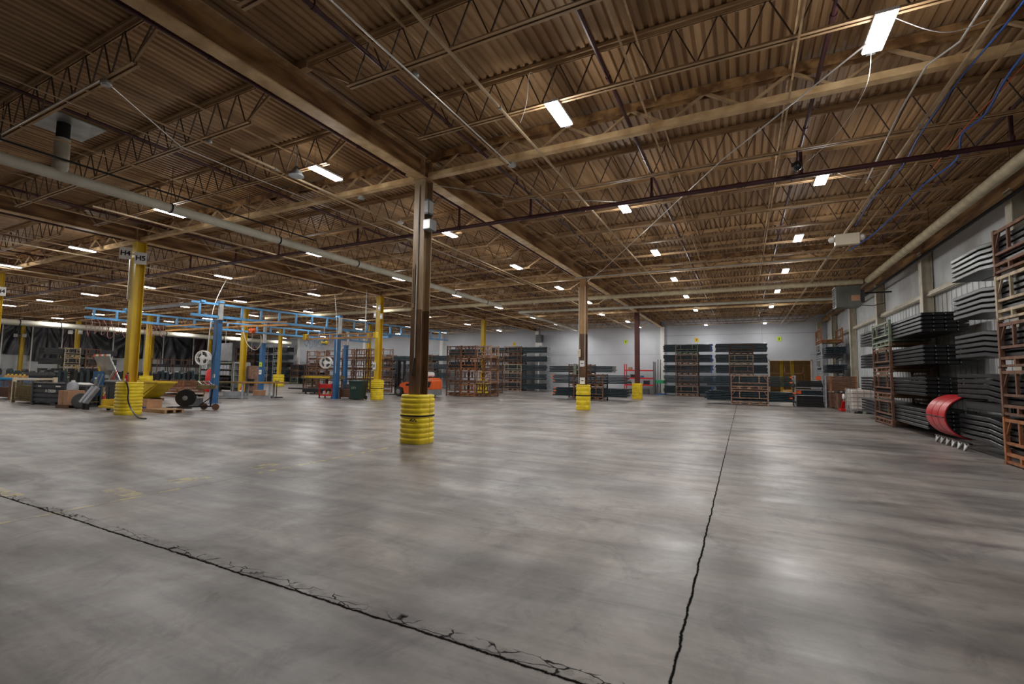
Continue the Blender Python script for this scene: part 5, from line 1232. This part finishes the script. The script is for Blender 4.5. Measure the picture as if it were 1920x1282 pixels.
# red cart, wood crate, flat bars
t = thing('tool_cart', 'bright red two shelf tool cart left of the wooden crate', 'cart', (-22.25, 20.0, 0), .15)
MB().box(-.48, .48, -.28, .28, .62, .84).build('top_tray', 'red', t); MB().box(-.48, .48, -.28, .28, .16, .24).build('lower_tray', 'red', t)
for u in (-.45, .45):
    for v in (-.25, .25): MB().box(u-.03, u+.03, v-.03, v+.03, .1, .9).build('post', 'red', t); MB().lathe([(.05, -.02), (.055, 0), (.05, .02)], (u, v, .055), 'x', 12).build('caster', 'rubber', t)
for i, (u, z, m) in enumerate(((-.3, .24, 'white'), (0, .24, 'offwhite'), (.25, .24, 'hivis'), (-.02, .84, 'white'), (.3, .84, 'galv'))):
    q = thing('supply_bottle', '%s bottle on the %s tray of the red cart, %s' % (('white', 'cream', 'yellow', 'white', 'silver')[i], 'lower' if z < .5 else 'top', ('left', 'middle', 'right', 'centre', 'right')[i]), 'bottle', (-22.25+u, 19.95+.04*i, z)); MB().lathe([(.07, 0.001), (.075, .02), (.075, .16), (.03, .2)], (0, 0, 0), 'z', 12).build('body', m, q, True); MB().lathe([(.03, .2), (.03, .24)], (0, 0, 0), 'z', 10).build('cap', 'black', q)
crate(-21.0, 20.62, 0, 1.05, .8, .60, 'wood_dark', 'brown wooden crate between the red cart and the green wheeled bin', slats=4, m2='wood_dark')
t = thing('small_machine', 'dark small machine sitting on the brown wooden crate', 'machine', (-21.0, 20.62, .611)); MB().box(-.4, .4, -.25, .25, 0, .25).build('body', 'grey_dark', t); MB().lathe([(.12, 0), (.12, .3)], (-.1, 0, .25), 'z', 12).build('motor', 'black', t); MB().box(.2, .3, -.1, .1, .25, .5).build('cardboard', 'white', t)
t = thing('flat_trolley', 'low black trolley behind the red cart carrying long flat bars', 'trolley', (-27.3, 23.6, 0)); MB().box(-1.0, 1.0, -.5, .5, .12, .3).build('deck', 'black', t)
for u in (-.8, .8):
    for v in (-.4, .4): MB().lathe([(.05, -.03), (.06, 0), (.05, .03)], (u, v, .06), 'x', 12).build('wheel', 'rubber', t)
for k in range(4):
    o = MB().box(-2.4+.15*k, 1.6, -.45+.22*k, -.27+.22*k, 0, .09).build('flat_bar', 'black', None, loc=(-27.5, 23.6, .301+(.0))); tag(o, 'long flat black bar on the low trolley, %s from the camera' % ORD[k], 'steel bar', 'flat bars on the low trolley')
t = thing('yellow_topped_table', 'olive and yellow topped steel table before the empty racks', 'table', (-28.6, 25.2, 0)); MB().box(-1.9, 1.7, -.5, .5, 1.05, 1.28).build('table_top', 'olive', t); MB().box(-1.5, 1.2, -.52, -.5, 1.12, 1.24).build('yellow_strip', 'yellow', t)
for u in (-1.7, -.1, 1.5):
    for v in (-.4, .4): MB().box(u-.05, u+.05, v-.05, v+.05, 0, 1.05).build('leg', 'rust', t)
# ---------------- forklift
t = thing('forklift', 'orange forklift truck with black mast parked behind the nearest column, facing left', 'forklift', (-19.9, 25.2, 0))
MB().prism([(-.98, .62), (-.85, .86), (-.55, .98), (-.42, .72), (.55, .72), (.55, .22), (-.50, .22), (-.62, .62)], 'y', -.52, .52).build('chassis', 'orange', t)
MB().prism([(.70, .52), (.62, 1.28), (1.60, 1.28), (1.80, 1.1), (1.82, .52)], 'y', -.56, .56).build('counterweight', 'orange', t, False, .03)
MB().box(.60, 1.82, -.55, .55, .14, .52).build('rear_skirt', 'grey', t); MB().prism([(1.05, 1.02), (1.75, 1.02), (1.60, .66), (1.18, .66)], 'y', -.571, -.5605).build('step_recess', 'black_matte', t)
text_obj('lettering', 'TOYOTA', .15, 'text_white', t, (1.42, -.567, 1.15), (PI/2, 0, 0))
MB().box(-.42, .60, -.45, .45, .72, .86).build('footwell', 'black', t)
sb = MB().box(.15, .65, -.28, .28, .86, 1.02); sb.prism([(.55, 1.0), (.72, 1.0), (.80, 1.55), (.66, 1.55)], 'y', -.26, .26); sb.build('seat', 'black_matte', t, False, .02)
gd = MB()
for v in (-.50, .50): gd.bar((-.55, v, .95), (-.20, v, 2.15), .05, .06).bar((-.20, v, 2.15), (1.0, v, 2.20), .05, .06).bar((1.0, v, 2.20), (1.25, v, 1.28), .05, .06)
for k in range(6): gd.bar((-.2+.22*k, -.5, 2.17), (-.2+.22*k, .5, 2.17), .04, .03)
gd.build('overhead_guard', 'grey_dark', t)
ms = MB()
for v in (-.32, .32): ms.box(-1.30, -1.18, v-.05, v+.05, .12, 2.48); ms.box(-1.18, -1.08, v*.8-.04, v*.8+.04, .15, 2.42)
ms.box(-1.30, -1.1, -.35, .35, 2.36, 2.44).box(-1.30, -1.1, -.35, .35, 1.1, 1.18).box(-1.30, -1.1, -.35, .35, .4, .48); ms.build('mast', 'black', t)
ms = MB().tube([(-1.15, 0, .2), (-1.15, 0, 2.2)], .05, 10); ms.build('lift_cylinder', 'grey', t, True)
MB().box(-1.42, -1.32, -.45, .45, .45, .55).box(-1.42, -1.32, -.45, .45, .95, 1.02).box(-1.42, -1.34, -.44, -.38, .5, 1.5).box(-1.42, -1.34, .38, .44, .5, 1.5).box(-1.42, -1.34, -.44, .44, 1.45, 1.5).build('load_backrest', 'black', t)
for v in (-.28, .28): MB().box(-1.50, -1.43, v-.06, v+.06, .06, .9).box(-2.45, -1.50, v-.06, v+.06, .06, .11).build('fork', 'black', t)
for u, rr in ((-.95, .34), (1.15, .27)):
    for v in (-.48, .48):
        wl = MB().lathe([(rr*.55, -.10), (rr*.97, -.10), (rr, -.06), (rr, .06), (rr*.97, .10), (rr*.55, .10)], (u, v, rr), 'y', 24).build('wheel', 'rubber', t, True)
        MB().lathe([(rr*.2, -.115), (rr*.5, -.105), (rr*.5, .105), (rr*.2, .115)], (u, v, rr), 'y', 18).build('rim', 'grey', wl, True)
MB().tube([(-.05, 0, 1.05), (-.28, 0, 1.25)], .025, 8).build('steering_column', 'black', t); MB().lathe([(.15, 0), (.17, .01), (.17, .03), (.15, .04)], (-.28, 0, 1.26), 'z', 18).build('steering_wheel', 'black', t, True)
MB().lathe([(.08, -.42), (.17, -.38), (.17, .38), (.08, .42)], (1.15, 0, 1.50), 'y', 20).build('gas_bottle', 'white', t, True); MB().box(1.0, 1.3, -.1, .1, 1.28, 1.36).build('bottle_bracket', 'black', t)
# ---------------- rows of upright black plates along the left side
y = 12.6; k = 0
while y < 31:
    if not (20.4 < y < 20.9):
        hh = 1.40+.10*math.sin(k*2.3)+.06*math.sin(k*5.1)
        o = MB().prism([(-.11, .30), (.11, .30), (.11, hh-.12), (.03, hh+.02), (-.03, hh+.02), (-.11, hh-.12)], 'x', -.35, .35).build('upright_plate', 'bar_blue' if k % 3 else 'black', None, loc=(-50.0, y, 0))
        tag(o, 'upright dark pointed plate in the row before the left wall, %s from the left' % (ORD[k] if k < len(ORD) else 'number %d' % (k+1)), 'steel plate', 'row of upright dark plates before the left wall'); k += 1
    y += .42 if k % 4 else .62
t = thing('plate_cart', 'long low dark cart under the row of upright plates', 'cart', (-50, 21.5, 0)); MB().box(-.5, .5, -9.2, 9.6, .16, .29).build('deck', 'black', t)
for v in (-9, -6, -3, 0, 3, 6, 9): MB().lathe([(.07, -.05), (.08, 0), (.07, .05)], (-.4, v, .08), 'x', 12).build('wheel', 'rubber', t); MB().lathe([(.07, -.05), (.08, 0), (.07, .05)], (.4, v, .08), 'x', 12).build('wheel', 'rubber', t)
MB().box(-.45, -.40, -9, 9.4, .7, .74).build('back_rail', 'grey_dark', t)
for q in range(11): MB().box(-.46, -.38, -9+1.84*q-.03, -9+1.84*q+.03, .29, .7).build('stake', 'grey_dark', t)
# lower machines in front of it
for i, (x, y, sx, sy, sz, m, l) in enumerate(((-43.5, 14.0, 1.2, 1.6, 1.3, 'black', 'bulky black machine left of the tilted panel'), (-42.5, 11.6, 1.4, 1.2, 1.05, 'grey_dark', 'dark machine cluster behind the black crate'),
        (-44, 18.5, 1.2, 3.0, .75, 'black', 'low black machine parts behind the hopper'), (-44, 23.5, 1.2, 4.0, .7, 'black', 'low black parts rack left of the cabinets'))):
    t = thing('machine_part_pile', l, 'machine', (x, y, 0)); MB().box(-sx/2, sx/2, -sy/2, sy/2, .1, sz*.5).build('base', m, t)
    for q in range(5):
        yy = -sy/2+sy*(q+.5)/5; MB().lathe([(.12, 0), (.28, .06), (.28, .14), (.10, .2)], (0, yy, sz*.78), 'x', 14).build('disc', m, t, True); MB().box(-.06, .06, yy-.06, yy+.06, sz*.5, sz).build('arm', m, t)
    for u in (-1, 1):
        for v in (-1, 1): MB().box(u*sx*.4-.05, u*sx*.4+.05, v*sy*.4-.05, v*sy*.4+.05, 0, .1).build('foot', m, t)
t = thing('blue_table', 'bright blue low table with yellow blocks behind the mesh crates', 'table', (-39.8, 11.9, 0)); MB().box(-1.8, 1.6, -.4, .4, .84, .95).build('table_top', 'cyan', t)
for u in (-1.5, 1.4): MB().box(u-.12, u+.12, -.3, .3, 0, .84).build('leg', 'cyan', t)
for i, u in enumerate((-1.5, -.9, -.3, .3, .9)):
    q = thing('yellow_block', 'yellow block on the bright blue table, %s from left' % ORD[i], 'block', (-39.8+u, 11.9, .951), 0, 'yellow blocks on the blue table'); MB().box(-.16, .16, -.14, .14, 0, .14).build('block', 'orange_rail', q); MB().lathe([(.05, .14), (.05, .22)], (0, 0, 0), 'z', 10).build('knob', 'yellow', q)
# dark racks before the plastic sheets
for i, (yy, n_) in enumerate(((18.6, 4), (20.0, 4))):
    tower(-52.0, yy, R90, 1.0, 1.1, .84, ['rack_tan' if i == 0 else 'rust']*n_, 'left wall tower, %s from left' % ORD[i], 'racks before the black plastic')
for k in range(1, 4):
    crate_load(-52.0, 19.3, .84*k+.227, .95, 5.0, .50, 'black', 'black plate bundle through the tan left wall racks, %s level' % TIER[k], 'black plate bundles before the plastic', n=3)
for i in range(4):
    t = thing('short_cart_rack', 'brown open rack top with black load before the plastic sheets, %s from left' % ORD[i], 'rack', (-53.2, 26.3+1.5*i, 0), 0, 'open racks before the plastic')
    for u in (-.5, .5):
        for v in (-.65, .65): MB().box(u-.03, u+.03, v-.03, v+.03, 0, 2.75).build('post', 'rust', t)
    MB().box(-.5, .5, -.62, .62, 1.85, 2.15).build('load', 'black', t, label='black load'); MB().box(-.53, -.47, -.62, .62, 2.6, 2.66).box(.47, .53, -.62, .62, 2.6, 2.66).build('rail', 'rust', t)
for o in list(bpy.data.objects):
    if o.parent is None and o.type in ('MESH', 'EMPTY') and not o.get('label') and not o.get('kind'): print('NOLABEL', o.name)
